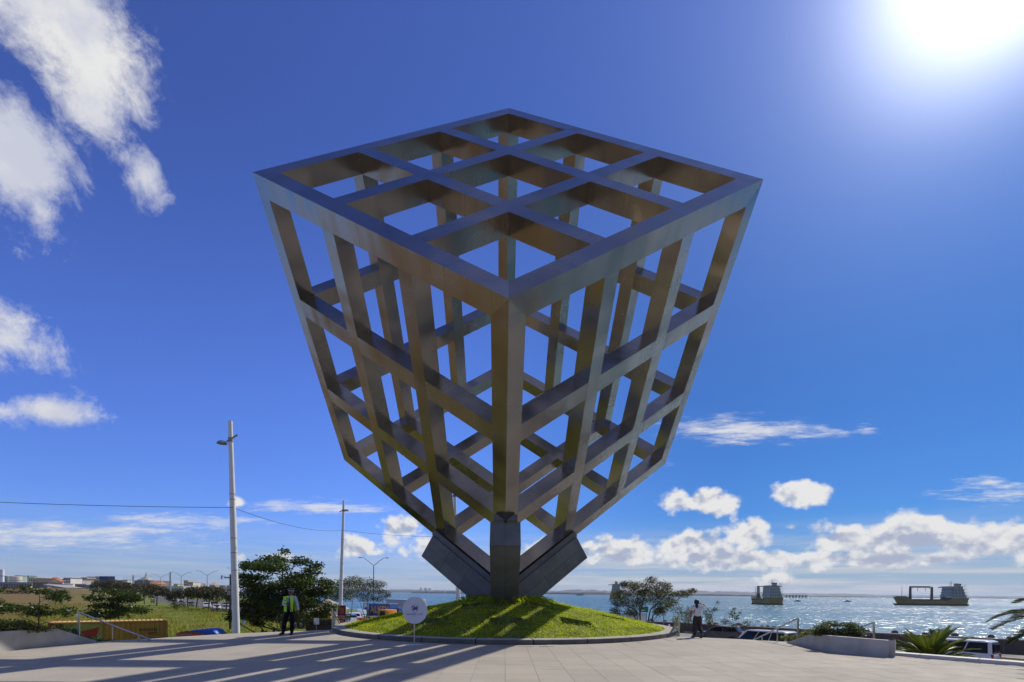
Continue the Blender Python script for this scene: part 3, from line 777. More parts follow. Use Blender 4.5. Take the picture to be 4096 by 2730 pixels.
# plain pale patch where the portrait is left out
MB().box((-.2, -.018, .12), (.2, -.0155, .7)).build('blank_patch', mat('faded_print', (.30, .10, .10), .6, var=.2, vscale=5), bn_)
# green road sign next to it
gs = at(1393, 2468, 44.0); so = empty('green_road_sign', gs, 0, 'small green road sign just behind the kerb by the red banner', 'sign')
m_green = mat('road_green', (.01, .16, .085), .45, var=.05)
MB().box((-.22, -.01, -.24), (.22, .01, .24), None, .004).build('panel', m_green, so)
text('lettering', 'Cebu', .17, m_wt, so, (0, -.012, -.11)); MB().box((-.16, -.0125, .07), (.16, -.0105, .17)).build('arrow_panel', m_wt, so)
MB().cyl((0, .03, -2.6), (0, .03, -.2), .03, n=8).build('post', m_grey, so, 40)
# small white notice board left of the hut
np_ = at(1265, 2486, 27.5); no = empty('notice_board', np_, 0, 'small white two-panel notice board on a thin post near the trees', 'sign')
for s in (-1, 1): MB().box((min(0, s * .15) + .004, -.01, -.17), (max(0, s * .15) - .004, .01, .17), Matrix.Rotation(s * .25, 4, 'Z'), .003).build('panel', m_white, no)
MB().box((-.11, -.03, -.13), (-.05, -.02, -.07)).build('print', m_black, no)
MB().cyl((0, .02, -3.0), (0, .02, -.15), .014, n=8).build('post', m_grey, no)

# ------------------------------------------------------------------ people
def skin(name, nodes, edges, mt, parent, sub=2, root=None):
    keys = list(nodes); ix = {k: i for i, k in enumerate(keys)}
    me = bpy.data.meshes.new(name); me.from_pydata([nodes[k][:3] for k in keys], [(ix[a], ix[b]) for a, b in edges], [])
    o = bpy.data.objects.new(name, me); COL.objects.link(o)
    o.modifiers.new('skin', 'SKIN').use_smooth_shade = True
    if not me.skin_vertices: me.attributes
    sl = me.skin_vertices[0].data if me.skin_vertices else None
    for i, k in enumerate(keys):
        r = nodes[k][3]; r2 = nodes[k][4] if len(nodes[k]) > 4 else r
        sl[i].radius = (r, r2); sl[i].use_root = (k == (root or keys[0]))
    s = o.modifiers.new('sub', 'SUBSURF'); s.levels = sub; s.render_levels = sub
    dg = bpy.context.evaluated_depsgraph_get(); dg.update()
    m2 = bpy.data.meshes.new_from_object(o.evaluated_get(dg)); m2.name = name
    bpy.data.objects.remove(o, do_unlink=True)
    m2.materials.clear(); m2.materials.append(mt); m2.polygons.foreach_set('use_smooth', [True] * len(m2.polygons))
    return link(name, m2, parent)
def hand(nd, ed, wk, key, d, side, curl=.35):
    """palm and five bent fingers from wrist wk; d = direction of the hand, side = direction of the thumb"""
    w = Vector(nd[wk][:3]); d = Vector(d).normalized(); s = Vector(side).normalized(); pn = d.cross(s)
    p = w + d * .045; nd[key + 'p'] = (*p, .03, .017); ed.append((wk, key + 'p'))
    k2 = w + d * .085; nd[key + 'k'] = (*k2, .034, .015); ed.append((key + 'p', key + 'k'))
    for i, (off, L) in enumerate(((.030, .062), (.010, .072), (-.010, .066), (-.029, .05))):
        a = k2 + s * off + d * .012; m_ = a + d * L * .55 + pn * curl * L * .3; e = m_ + d * L * .4 + pn * curl * L * .8
        for j, q in enumerate((a, m_, e)): nd[f'{key}f{i}{j}'] = (*q, .0095 - .001 * j)
        ed += [(key + 'k', f'{key}f{i}0'), (f'{key}f{i}0', f'{key}f{i}1'), (f'{key}f{i}1', f'{key}f{i}2')]
    a = p + s * .035; m_ = a + s * .02 + d * .03; e = m_ + d * .03 + pn * curl * .02
    for j, q in enumerate((a, m_, e)): nd[f'{key}t{j}'] = (*q, .0105 - .001 * j)
    ed += [(key + 'p', key + 't0'), (key + 't0', key + 't1'), (key + 't1', key + 't2')]
def person(name, loc, J, look, skin_col, label, parts, H=1.75, rz=0.0, hands=None):
    """J: joint positions; one continuous body, clothing as children"""
    o = empty(name, loc, rz, label, 'person')
    nd = {'pel': (*J['pel'], .125, .10), 'wai': (*J['wai'], .12, .09), 'che': (*J['che'], .145, .10), 'nek': (*J['nek'], .052), 'hed': (*J['hed'], .078, .088), 'crn': (*J['crn'], .07, .078)}
    ed = [('pel', 'wai'), ('wai', 'che'), ('che', 'nek'), ('nek', 'hed'), ('hed', 'crn')]
    for s in 'LR':
        nd['sh' + s] = (*J['sh' + s], .062); nd['el' + s] = (*J['el' + s], .043); nd['wr' + s] = (*J['wr' + s], .03)
        nd['hp' + s] = (*J['hp' + s], .088); nd['kn' + s] = (*J['kn' + s], .062); nd['an' + s] = (*J['an' + s], .042); nd['to' + s] = (*J['to' + s], .034)
        ed += [('che', 'sh' + s), ('sh' + s, 'el' + s), ('el' + s, 'wr' + s), ('pel', 'hp' + s), ('hp' + s, 'kn' + s), ('kn' + s, 'an' + s), ('an' + s, 'to' + s)]
        if hands: hand(nd, ed, 'wr' + s, 'h' + s, *hands[s])
    sk = mat('skin_' + name + str(round(skin_col[0], 3)), skin_col, .55, var=.08, vscale=12)
    body = skin('body', nd, ed, sk, o, 2, 'pel')
    hc = Vector(J['hed']) + (Vector(J['crn']) - Vector(J['hed'])) * .35; f = Vector(look).normalized(); u = Vector((0, 0, 1)); r = f.cross(u).normalized()
    hd = MB()
    hd.ball(hc, (.078, .094, .112), 14, 10)                   # skull
    nose = hc + f * .092 - u * .012; hd.add([nose + f * .022 - u * .018, nose + u * .03 - f * .004, nose + r * .016 - u * .022 - f * .004, nose - r * .016 - u * .022 - f * .004], [(0, 1, 2), (0, 3, 1), (0, 2, 3)])
    for s in (-1, 1): hd.ball(hc + r * s * .08 - u * .01, (.012, .022, .032), 6, 5)
    hd.ball(hc + f * .035 - u * .085, (.05, .05, .035), 8, 6)    # jaw
    hd.build('head', sk, o, 60)
    ft = MB()
    for s in (-1, 1): ft.ball(hc + f * .083 + r * s * .032 + u * .012, (.012, .008, .007), 6, 4)
    ft.build('eyes', m_black, o)
    q = hc + f * .082 - u * .052; MB().ball(q, (.024, .012, .007), 8, 4).build('mouth', mat('lips', (.20, .07, .06), .5, var=.05), o, 60)
    cm = {}
    def cloth(nm, keys, edges, grow, mt): 
        n2 = {k: tuple(nd[k][:3]) + tuple(q + grow.get(k, grow['*']) for q in nd[k][3:]) for k in keys}
        return skin(nm, n2, edges, mt, o, 2, keys[0])
    parts(o, nd, cloth, hc, f, r, u)
    return o
m_navy = mat('dark_trousers', (.006, .006, .009), .9, var=.3, vscale=8, spec=.2)
m_shoe = mat('shoe_leather', (.018, .016, .015), .35, var=.2)
def shoes(o, nd, mt):
    for s in 'LR':
        a, t = Vector(nd['an' + s][:3]), Vector(nd['to' + s][:3]); d = (t - a); d.z *= .4
        q = MB(); M = Matrix.Translation(a.lerp(t, .5) + Vector((0, 0, -.012))) @ d.to_track_quat('X', 'Z').to_matrix().to_4x4()
        q.xz([(-.12, -.035), (.14, -.035), (.15, 0), (.06, .035), (-.02, .06), (-.12, .055)], -.046, .046, M, .012); q.build('shoe', mt, o, 50)
def trousers(o, cloth, mt, g_=.018):
    ks = ['pel', 'wai', 'hpL', 'knL', 'anL', 'hpR', 'knR', 'anR']
    return cloth('trousers', ks, [('wai', 'pel'), ('pel', 'hpL'), ('hpL', 'knL'), ('knL', 'anL'), ('pel', 'hpR'), ('hpR', 'knR'), ('knR', 'anR')], {'*': g_, 'anL': .035, 'anR': .035, 'knL': .028, 'knR': .028, 'wai': .004}, mt)
def guard_parts(o, nd, cloth, hc, f, r, u):
    trousers(o, cloth, m_navy)
    m_shirt = mat('lavender_shirt', (.48, .47, .60), .8, var=.08, vscale=10)
    ks = ['che', 'wai', 'nek', 'shL', 'elL', 'wrL', 'shR', 'elR', 'wrR']
    cloth('shirt', ks, [('che', 'wai'), ('che', 'nek'), ('che', 'shL'), ('shL', 'elL'), ('elL', 'wrL'), ('che', 'shR'), ('shR', 'elR'), ('elR', 'wrR')], {'*': .014, 'nek': .006}, m_shirt)
    m_vest = mat('dark_vest', (.02, .02, .028), .9, var=.2)
    vest = cloth('vest', ['che', 'wai', 'pel'], [('che', 'wai'), ('wai', 'pel')], {'*': .026}, m_vest)
    m_lime = mat('lime_panel', (.42, .85, .02), .55, var=.05)
    for x0, x1, z0, z1, nm in ((-.185, -.07, 1.22, 1.48, 'lime_panel'), (-.165, -.06, .90, 1.12, 'lime_panel'), (.075, .19, 1.17, 1.48, 'lime_panel'), (.075, .175, .91, 1.17, 'lime_panel')):
        MB().box((x0, -.165, z0), (x1, -.135, z1), None, .008).build(nm, m_lime, vest)
        MB().box((x0, .12, z0), (x1, .15, z1), None, .008).build(nm, m_lime, vest)
    for x in (-.125, .12): MB().box((x - .04, -.14, 1.455), (x + .04, .13, 1.485), None, .008).build('lime_panel', m_lime, vest)
    MB().box((-.14, -.172, 1.30), (-.09, -.166, 1.35)).build('badge', mat('blue_badge', (.03, .07, .25), .5), vest)
    MB().xz([(-.012, 1.02), (.0, .99), (.03, 1.02), (.028, 1.40), (.005, 1.44), (-.014, 1.40)], -.158, -.150, Matrix.Translation((.03, 0, 0))).build('tie', m_black, o)
    for s in (-1, 1): MB().add([(.04, -.11, 1.47), (.04 + s * .075, -.08, 1.50), (.04 + s * .06, -.125, 1.41)], [(0, 1, 2)]).build('collar', m_shirt, o)
    MB().lathe([(.135, .985), (.14, 1.0), (.14, 1.03), (.135, 1.04)], 14, Matrix.Diagonal((1, .85, 1, 1))).build('belt', m_black, o, 50)
    shoes(o, nd, m_shoe)
    cap = MB().lathe([(.10, .05), (.104, .085), (.135, .115), (.14, .13), (.12, .145), (.02, .155)], 18, Matrix.Translation(hc) @ Matrix.Diagonal((1, 1.08, 1, 1))).build('cap', m_black, o, 60)
    MB().lathe([(.106, .052), (.108, .068)], 18, Matrix.Translation(hc) @ Matrix.Diagonal((1, 1.08, 1, 1))).build('cap_band', m_wt, cap, 60)
    vv = []; 
    for k in range(9):
        t = math.pi * (.12 + .76 * k / 8); e = -f * 0 
        vv += [hc + r * (-.1 * math.cos(t)) + f * (.1 * math.sin(t)) + u * .055, hc + r * (-.115 * math.cos(t)) + f * (.17 * math.sin(t)) + u * .03]
    MB().add(vv, [(2 * k, 2 * k + 2, 2 * k + 3, 2 * k + 1) for k in range(8)]).build('visor', m_black, cap)
    MB().ball(hc + f * .112 + u * .105, (.022, .01, .026), 8, 5).build('badge', mat('gold', (.6, .42, .1), .3, .8), cap, 60)
gp = gz(1151, 2541)
GJ = dict(pel=(0, 0, .96), wai=(.01, 0, 1.10), che=(.02, 0, 1.32), nek=(.035, -.01, 1.50), hed=(.045, -.02, 1.58), crn=(.045, -.02, 1.70),
          shL=(.20, 0, 1.425), elL=(.275, .03, 1.15), wrL=(.335, -.03, .93), shR=(-.17, 0, 1.425), elR=(-.235, -.07, 1.15), wrR=(.0, -.235, 1.145),
          hpL=(.09, 0, .90), knL=(.095, -.03, .50), anL=(.065, .02, .085), toL=(.085, -.14, .035), hpR=(-.09, 0, .90), knR=(-.19, -.02, .50), anR=(-.27, .02, .085), toR=(-.31, -.13, .035))
for k in GJ: GJ[k] = (GJ[k][0], GJ[k][1], GJ[k][2] * 1.01)
person('person', (gp.x + .08, gp.y, 0), GJ, (.35, -.94, 0), (.16, .075, .045), 'person in peaked cap and lime safety vest standing on the plaza, arm across the belly', guard_parts, hands={'L': ((.1, -.15, -1), (-.2, -1, 0)), 'R': ((1, -.15, -.45), (0, -.3, 1))})
gun = empty('long_gun', (gp.x + .08, gp.y, 0), 0, 'dark long gun slung at the hip of the person in the lime vest', 'gun')
MB().tube([(.06, -.285, 1.20), (.12, -.285, 1.06), (.30, -.25, .72)], [.016, .018, .012], 8).build('barrel', m_black, gun, 40)
MB().box((-.03, -.02, -.06), (.03, .02, .10), Matrix.Translation((.07, -.285, 1.16)) @ Matrix.Rotation(-.45, 4, 'Y'), .006).build('stock', m_black, gun)

def woman_parts(o, nd, cloth, hc, f, r, u):
    trousers(o, cloth, mat('brown_trousers', (.028, .019, .019), .85, var=.2, vscale=8), .02)
    m_sh = mat('white_shirt', (.62, .61, .62), .8, var=.06, vscale=10); m_or = mat('orange_cuff', (.75, .10, .03), .7, var=.05)
    ks = ['che', 'wai', 'pel', 'nek', 'shL', 'mL', 'shR', 'mR']
    for s in 'LR': nd['m' + s] = tuple(Vector(nd['sh' + s][:3]).lerp(Vector(nd['el' + s][:3]), .68)) + (.05,)
    cloth('shirt', ks, [('che', 'wai'), ('wai', 'pel'), ('che', 'nek'), ('che', 'shL'), ('shL', 'mL'), ('che', 'shR'), ('shR', 'mR')], {'*': .028, 'nek': .004, 'pel': .045}, m_sh)
    for s in 'LR':
        a, b = Vector(nd['sh' + s][:3]), Vector(nd['el' + s][:3]); MB().cyl(a.lerp(b, .72), a.lerp(b, .84), .078, n=12, cap=False).build('cuff', m_or, o, 60)
    shoes(o, nd, m_shoe)
    m_hair = mat('dark_hair', (.012, .009, .008), .45, var=.3, vscale=20)
    hr = MB(); hr.ball(hc + u * .02 - f * .02, (.097, .108, .118), 14, 9); hr.tube([hc - f * .10 + u * .0, hc - f * .135 - u * .07, hc - f * .13 - u * .19, hc - f * .10 - u * .27], [.045, .055, .05, .018], 10); hr.build('hair', m_hair, o, 60)
wp = gz(2789, 2551)
WJ = dict(pel=(0, 0, .80), wai=(0, .01, .93), che=(-.005, .02, 1.12), nek=(-.015, .03, 1.27), hed=(-.02, .05, 1.34), crn=(-.02, .06, 1.44),
          shL=(-.165, .02, 1.20), elL=(-.245, 0, .96), wrL=(-.26, .03, .76), shR=(.155, .02, 1.20), elR=(.275, .06, 1.27), wrR=(.14, .13, 1.345),
          hpL=(-.085, 0, .75), knL=(-.10, .02, .42), anL=(-.115, 0, .075), toL=(-.125, .14, .03), hpR=(.085, 0, .75), knR=(.10, .06, .42), anR=(.125, -.16, .17), toR=(.13, -.10, .045))
person('person', (wp.x, wp.y, 0), WJ, (.3, .95, 0), (.30, .14, .09), 'person in white shirt with ponytail walking away, one hand raised to the face', woman_parts, hands={'L': ((0, .1, -1), (.2, 1, 0)), 'R': ((-1, .2, .2), (0, .3, 1))})
# bystanders down at street level, only their heads clear the plaza edge
def plain_parts(col, hat):
    def fn(o, nd, cloth, hc, f, r, u):
        trousers(o, cloth, m_navy)
        cloth('shirt', ['che', 'wai', 'pel', 'nek', 'shL', 'elL', 'shR', 'elR'], [('che', 'wai'), ('wai', 'pel'), ('che', 'nek'), ('che', 'shL'), ('shL', 'elL'), ('che', 'shR'), ('shR', 'elR')], {'*': .02, 'nek': .004}, mat('shirt_%d' % int(col[0] * 1000), col, .8, var=.1))
        shoes(o, nd, m_shoe)
        hr = MB(); hr.ball(hc + u * .025 - f * .015, (.09, .104, .108), 12, 8); hr.build('hair', mat('dark_hair', (.012, .009, .008), .45), o, 60)
    return fn
SJ = {k: (v[0], v[1], v[2]) for k, v in GJ.items()}
SJ.update(elR=(-.24, .0, 1.14), wrR=(-.26, -.06, .90), anR=(-.13, .02, .085), toR=(-.15, -.13, .035), knR=(-.12, -.02, .5))
for (x, y, Y, lk, col, lab) in ((1047, 2520, 37.0, (-.5, -.8, 0), (.05, .05, .06), 'person with dark hair just clearing the plaza edge, left of a close pair'), (1062, 2524, 36.6, (.5, -.8, 0), (.20, .04, .04), 'person with dark hair just clearing the plaza edge, right of a close pair'), (1094, 2521, 37.2, (.2, .9, 0), (.06, .08, .16), 'lone dark-haired head above the plaza edge beside the thin post')):
    p = at(x, y, Y); person('person', (p.x, p.y, p.z - 1.79 + .03), SJ, lk, (.16, .075, .045), lab, plain_parts(col, 0), hands={'L': ((.1, -.15, -1), (-.2, -1, 0)), 'R': ((.1, -.1, -1), (.2, -1, 0))})
# ------------------------------------------------------------------ streets, sea wall, vehicles
m_asph = mat('asphalt', (.085, .082, .08), .9, var=.2, vscale=.25, coord='Object', bump=.1, bscale=6)
m_lot = mat('lot_concrete', (.20, .19, .175), .9, var=.2, vscale=.2)
def sheet(name, poly, z, m, label): 
    o = MB().add([(x, y, z) for x, y in poly], [tuple(range(len(poly)))]).build(name, m); tag(o, label, None, None, 'structure'); return o
sheet('street', [(14, 20), (40, 8), (110, -40), (80, 12), (45.2, 40), (37.6, 47.3), (21.3, 63.6), (1.2, 80.8), (-19, 99), (-34, 91), (-20, 55), (-9, 34), (0, 33), (8, 30)], STREET + .004, m_lot, 'pale street and parking strip along the sea wall')
RD = [(-6, 62), (-40, 97), (-69, 123), (-137, 199), (-300, 400), (-700, 900)]   # near edge of the coastal road
def strip(pts, w0, w1, z):
    L, R_ = [], []
    for i, p in enumerate(pts):
        a = Vector(pts[max(i - 1, 0)]); b = Vector(pts[min(i + 1, len(pts) - 1)]); d = (b - a).normalized(); n = Vector((d.y, -d.x))
        L.append(Vector(p) + n * w0); R_.append(Vector(p) + n * w1)
    vs = [(q.x, q.y, z) for pr in zip(L, R_) for q in pr]
    return MB().add(vs, [(2 * i, 2 * i + 1, 2 * i + 3, 2 * i + 2) for i in range(len(pts) - 1)])
tag(strip(RD, 0, 20, STREET + .008).build('road', m_asph), 'grey coastal road with traffic beyond the field', None, None, 'structure')
tag(strip(RD, 9, 11, STREET + .14).build('median', mat('median_soil', (.20, .15, .09), .95, var=.3, vscale=.5)), 'planted median of the coastal road', None, None, 'structure')
for w in (4.5, 15.5): 
    for i in range(14):
        a = Vector(RD[2]).lerp(Vector(RD[3]), i / 14); b = Vector(RD[2]).lerp(Vector(RD[3]), i / 14 + .03)
        strip([a, b], w, w + .18, STREET + .013).build('lane_mark', m_wt, bpy.data.objects['road'])
# yellow painted street kerb
kp = [gz(x, y, STREET) for x, y in ((2735, 2552), (2860, 2562), (3560, 2599), (3650, 2603), (4000, 2634), (4200, 2652))]
kd = (kp[-1] - kp[2]).normalized(); k0 = kp[2] - kd * 22
ykerb = empty('street_kerb', k0, math.atan2(kd.y, kd.x)); tag(ykerb, 'low yellow painted kerb along the street', None, None, 'structure')
ym = MB().box((0, -.1, -.05), (1.48, .12, .15), None, .01).mesh('kerb_stone', mat('yellow_kerb', (.55, .40, .14), .7, var=.15, vscale=2, stain=(1.5, .5, (.3, .26, .2))))
for k in range(30): link('kerb_stone', ym, ykerb, loc=(k * 1.5, 0, 0))

# sea wall and the round boulders behind it
m_wall = mat('sea_wall', (.105, .075, .068), .9, var=.2, vscale=.5, stain=(.4, .5, (.06, .045, .045)), bump=.1)
m_cap = mat('wall_cap', (.30, .25, .22), .85, var=.15, vscale=1)
SW = [Vector(p) for p in ((60, 20), (46, 41.2), (38.2, 48.3), (21.8, 64.8), (18.2, 67.9))]
sw = empty('sea_wall', (46, 41.2, STREET), 0, 'long dark brown sea wall with a pale cap along the shore', 'wall')
for a, b in zip(SW, SW[1:]):
    d = b - a; n = max(1, round(d.length / 3.2)); M = Matrix.Rotation(math.atan2(d.y, d.x), 4, 'Z')
    for k in range(n):
        p = a + d * (k / n); L = d.length / n; T = Matrix.Translation((p.x - 46, p.y - 41.2, 0)) @ M
        MB().box((.008, -.15, -2.2), (L - .008, .15, 1.12), T).build('wall_panel', m_wall, sw)
        MB().box((.008, -.22, 1.12), (L - .008, .22, 1.24), T, .01).build('cap_stone', m_cap, sw)
m_rock = mat('boulder', (.115, .10, .09), .9, var=.3, vscale=1.5, bump=.4, bscale=6)
rocks = []
for k in range(3):
    q = MB(); q.ball((0, 0, 0), (.62, .55, .5), 10, 7); r_ = random.Random(k); q.v = [(x * r_.uniform(.85, 1.12), y * r_.uniform(.85, 1.12), z * r_.uniform(.9, 1.1)) for x, y, z in q.v]; rocks.append(q.mesh('boulder', m_rock, 50))
spots = [(2605, 66.5), (2660, 65.6), (2835, 62), (2862, 61), (2958, 58.5), (2992, 57.5), (3018, 57), (3048, 56.2), (3072, 55.5), (3096, 54.8), (3135, 53.6), (3180, 52.4), (3470, 49.6), (3580, 48.2), (3700, 46.8), (3820, 45.6), (3965, 44.2), (4040, 43.6)]
ordn = ['first', 'second', 'third', 'fourth', 'fifth', 'sixth', 'seventh', 'eighth', 'ninth', 'tenth', 'eleventh', 'twelfth', 'thirteenth', 'fourteenth', 'fifteenth', 'sixteenth', 'seventeenth', 'eighteenth']
for i, (x, Y) in enumerate(spots):
    p = at(x, 2500, Y + 2.0); s = RNG.uniform(.42, .62)
    o = link('boulder', rocks[i % 3], None, loc=(p.x, p.y, STREET + 1.12 + RNG.uniform(-.1, .12)), rz=RNG.uniform(0, 6)); o.scale = (s, s, s)
    tag(o, 'rounded dark boulder behind the sea wall, %s from its far end' % ordn[i], 'boulder', 'boulders along the sea wall')

m_tyre = mat('tyre', (.02, .02, .02), .85, var=.2); m_hub = mat('hub', (.35, .35, .36), .35, .8, var=.1)
m_win = mat('car_glass', (.010, .011, .013), .12, var=.1, spec=.25); m_lens = mat('head_lens', (.7, .7, .68), .1, var=.05); m_tail = mat('tail_lens', (.35, .01, .01), .2, var=.05)
m_trim = mat('car_trim', (.03, .03, .032), .6, var=.1); m_plate = mat('number_plate', (.6, .6, .6), .5, var=.05)
def paint(nm, c): return mat('paint_' + nm, c, .22, 0.0, var=.05, vscale=1.2, coat=.6)
SHAPE = {  # length, width, lower profile, cabin profile, wheel xs, wheel r
    'hatch': (3.7, 1.62, [(-1.82, .28), (1.80, .26), (1.86, .55), (1.62, .80), (.95, .92), (-1.5, .98), (-1.84, .86)], [(1.02, .90), (.40, 1.38), (-.1, 1.47), (-1.15, 1.45), (-1.62, .96)], (1.15, -1.2), .29),
    'sedan': (4.3, 1.70, [(-2.14, .30), (2.10, .27), (2.15, .56), (1.9, .80), (.95, .93), (-1.4, .97), (-2.05, .95), (-2.16, .7)], [(1.0, .91), (.30, 1.38), (-.2, 1.46), (-.85, 1.43), (-1.55, .96)], (1.33, -1.3), .31),
    'suv': (4.5, 1.80, [(-2.2, .36), (2.18, .34), (2.25, .65), (2.08, .98), (1.1, 1.10), (-1.9, 1.12), (-2.24, .9)], [(1.15, 1.08), (.5, 1.60), (0, 1.70), (-1.6, 1.68), (-2.1, 1.10)], (1.42, -1.36), .36),
    'van': (4.75, 1.72, [(-2.36, .34), (2.34, .32), (2.40, .62), (2.22, 1.0), (1.75, 1.16), (-2.3, 1.18), (-2.38, .9)], [(1.80, 1.13), (1.22, 1.80), (.85, 1.98), (-2.0, 2.03), (-2.26, 1.95), (-2.33, 1.16)], (1.5, -1.5), .32),
    'pickup': (4.9, 1.75, [(-2.42, .42), (2.38, .40), (2.45, .70), (2.25, 1.0), (1.2, 1.08), (-.7, 1.10), (-.75, 1.12), (-2.42, 1.12)], [(1.2, 1.06), (.6, 1.58), (.15, 1.66), (-.55, 1.64), (-.8, 1.1)], (1.5, -1.45), .37)}
WM = {}
def wheel_meshes(r):
    if r not in WM:
        Rx = Matrix.Rotation(math.pi / 2, 4, 'X')
        WM[r] = (MB().lathe([(r * .62, -.09), (r * .93, -.1), (r, -.06), (r, .06), (r * .93, .1), (r * .62, .09)], 18, Rx, False).mesh('tyre', m_tyre, 40),
                 MB().lathe([(r * .63, -.07), (r * .5, -.085), (r * .15, -.06), (r * .15, .06), (r * .5, .085), (r * .63, .07)], 18, Rx).mesh('rim', m_hub, 40))
    return WM[r]
def car(kind, pt, loc, rz, label, cat='car', group=None, name=None, rear_window=True):
    L, W, low, cab, wx, wr = SHAPE[kind]; hw = W / 2
    o = empty(name or {'van': 'van', 'pickup': 'pickup_truck', 'suv': 'sport_utility_car', 'hatch': 'hatchback_car', 'sedan': 'sedan_car'}[kind], loc, rz, label, cat, group)
    body = MB().xz(low, -hw, hw, None, .09).build('body', pt, o, 35)
    zt = max(z for _, z in cab); zb = min(z for _, z in cab); top = (zb, zt, .16)
    MB().xz(cab, -hw + .03, hw - .03, None, .05, top).build('cabin', pt, o, 35)
    # glazing, set just proud of the cabin skin
    def yw(z): t = (z - zb) / (zt - zb); return (hw - .03) * (1 - t * .16)
    xa, xf = cab[0][0], cab[1][0]; xr = cab[-1][0]; xrt = cab[-2][0]; z0, z1 = zb + .10, zt - .12
    def fx(z):
        for (xa_, za_), (xb_, zb_) in zip(cab, cab[1:]):
            if za_ <= z <= zb_: return xa_ + (xb_ - xa_) * (z - za_) / (zb_ - za_ + 1e-9)
        return cab[1][0]
    def bx_(z):
        for (xa_, za_), (xb_, zb_) in zip(cab[::-1], cab[::-1][1:]):
            if za_ <= z <= zb_: return xa_ + (xb_ - xa_) * (z - za_) / (zb_ - za_ + 1e-9)
        return cab[-2][0]
    lo_f, hi_f, lo_b, hi_b = fx(z0) - .12, fx(z1) - .14, bx_(z0) + .16, bx_(z1) + .14
    nW = 3 if kind == 'van' else 2
    for s in (-1, 1):
        for k in range(nW):
            a, b = k / nW, (k + 1) / nW; g_ = .035
            q = [(lo_f + (lo_b - lo_f) * a - g_, z0), (lo_f + (lo_b - lo_f) * b + g_, z0), (hi_f + (hi_b - hi_f) * b + g_, z1), (hi_f + (hi_b - hi_f) * a - g_, z1)]
            vs = [(x, s * (yw(z) + .008), z) for x, z in q] + [(x, s * (yw(z) - .03), z) for x, z in q]
            MB().add(vs, [(0, 1, 2, 3), (7, 6, 5, 4), (0, 4, 5, 1), (1, 5, 6, 2), (2, 6, 7, 3), (3, 7, 4, 0)]).build('side_window', m_win, o)
        # wheel arches, lamps, mirrors
        for x in wx:
            MB().lathe([(wr * 1.16, -.004), (wr * 1.16, .012)], 18, Matrix.Translation((x, s * hw, wr)) @ Matrix.Rotation(math.pi / 2, 4, 'X')).build('wheel_arch', m_trim, o)
            w_ = empty('wheel', (x, s * (hw - .085), wr)); w_.parent = o
            t_, r_ = wheel_meshes(wr); link('tyre', t_, w_); link('rim', r_, w_)
        xm, xe = max(x for x, _ in low), min(x for x, _ in low); zl = low[2][1]
        MB().box((xm - .22, s * hw * .62 - .16, zl - .02), (xm - .02, s * hw * .62 + .16, zl + .14), None, .02).build('headlight', m_lens, o)
        MB().box((xe - .005, s * hw * .86 - .09, zl + .12), (xe + .16, s * hw * .86 + .09, zl + (.55 if kind in ('van', 'suv') else .30)), None, .02).build('tail_lamp', m_tail, o)
        MB().box((fx(z0) - .25, s * (hw + .02) - .06, z0 + .02), (fx(z0) - .12, s * (hw + .02) + .10, z0 + .16), None, .02).build('mirror', m_trim, o)
        MB().box((.0, s * (hw + .004) - .012, zb - .16), (.16, s * (hw + .004) + .012, zb - .13)).build('door_handle', m_trim, o)
    # windscreen and rear window
    for end, off in ((1, .012), (-1, -.012)):
        if end == -1 and kind == 'pickup': continue
        f_ = fx if end == 1 else bx_
        q = [(f_(z0) + off, -(yw(z0) - .10), z0), (f_(z0) + off, yw(z0) - .10, z0), (f_(z1) + off, yw(z1) - .10, z1), (f_(z1) + off, -(yw(z1) - .10), z1)]
        vs = q + [(x - off * 3, y, z) for x, y, z in q]
        MB().add(vs, [(0, 1, 2, 3), (7, 6, 5, 4), (0, 4, 5, 1), (1, 5, 6, 2), (2, 6, 7, 3), (3, 7, 4, 0)]).build('windscreen' if end == 1 else 'rear_window', m_win, o)
    MB().box((xm - .06, -hw * .92, .30), (xm + .05, hw * .92, .46), None, .03).build('bumper', m_trim if kind != 'van' else pt, o)
    MB().box((xe - .05, -hw * .92, .34), (xe + .06, hw * .92, .50), None, .03).build('bumper', m_trim, o)
    MB().box((xm + .051, -.18, .34), (xm + .06, .18, .44)).build('number_plate', m_plate, o); MB().box((xe - .06, -.18, .56), (xe - .045 + .03, .18, .67)).build('number_plate', m_plate, o)
    MB().box((xm - .1, -.42, low[2][1] - .16), (xm + .012, .42, low[2][1] - .02), None, .01).build('grille', m_trim, o)
    if kind == 'pickup': MB().box((-2.36, -hw + .12, .98), (-.85, hw - .12, 1.135)).build('cargo_bed', m_trim, o)
    if kind == 'van':
        MB().box((-2.372, -.55, 1.28), (-2.335, .55, 1.80), None, .01).build('tailgate_window', m_win, o)
    return o
def heading(a, b): d = Vector(b) - Vector(a); return math.atan2(d.y, d.x)
p_w, p_s, p_g, p_r = paint('white', (.72, .72, .71)), paint('silver', (.38, .39, .40)), paint('gunmetal', (.075, .072, .07)), paint('red', (.45, .015, .02))
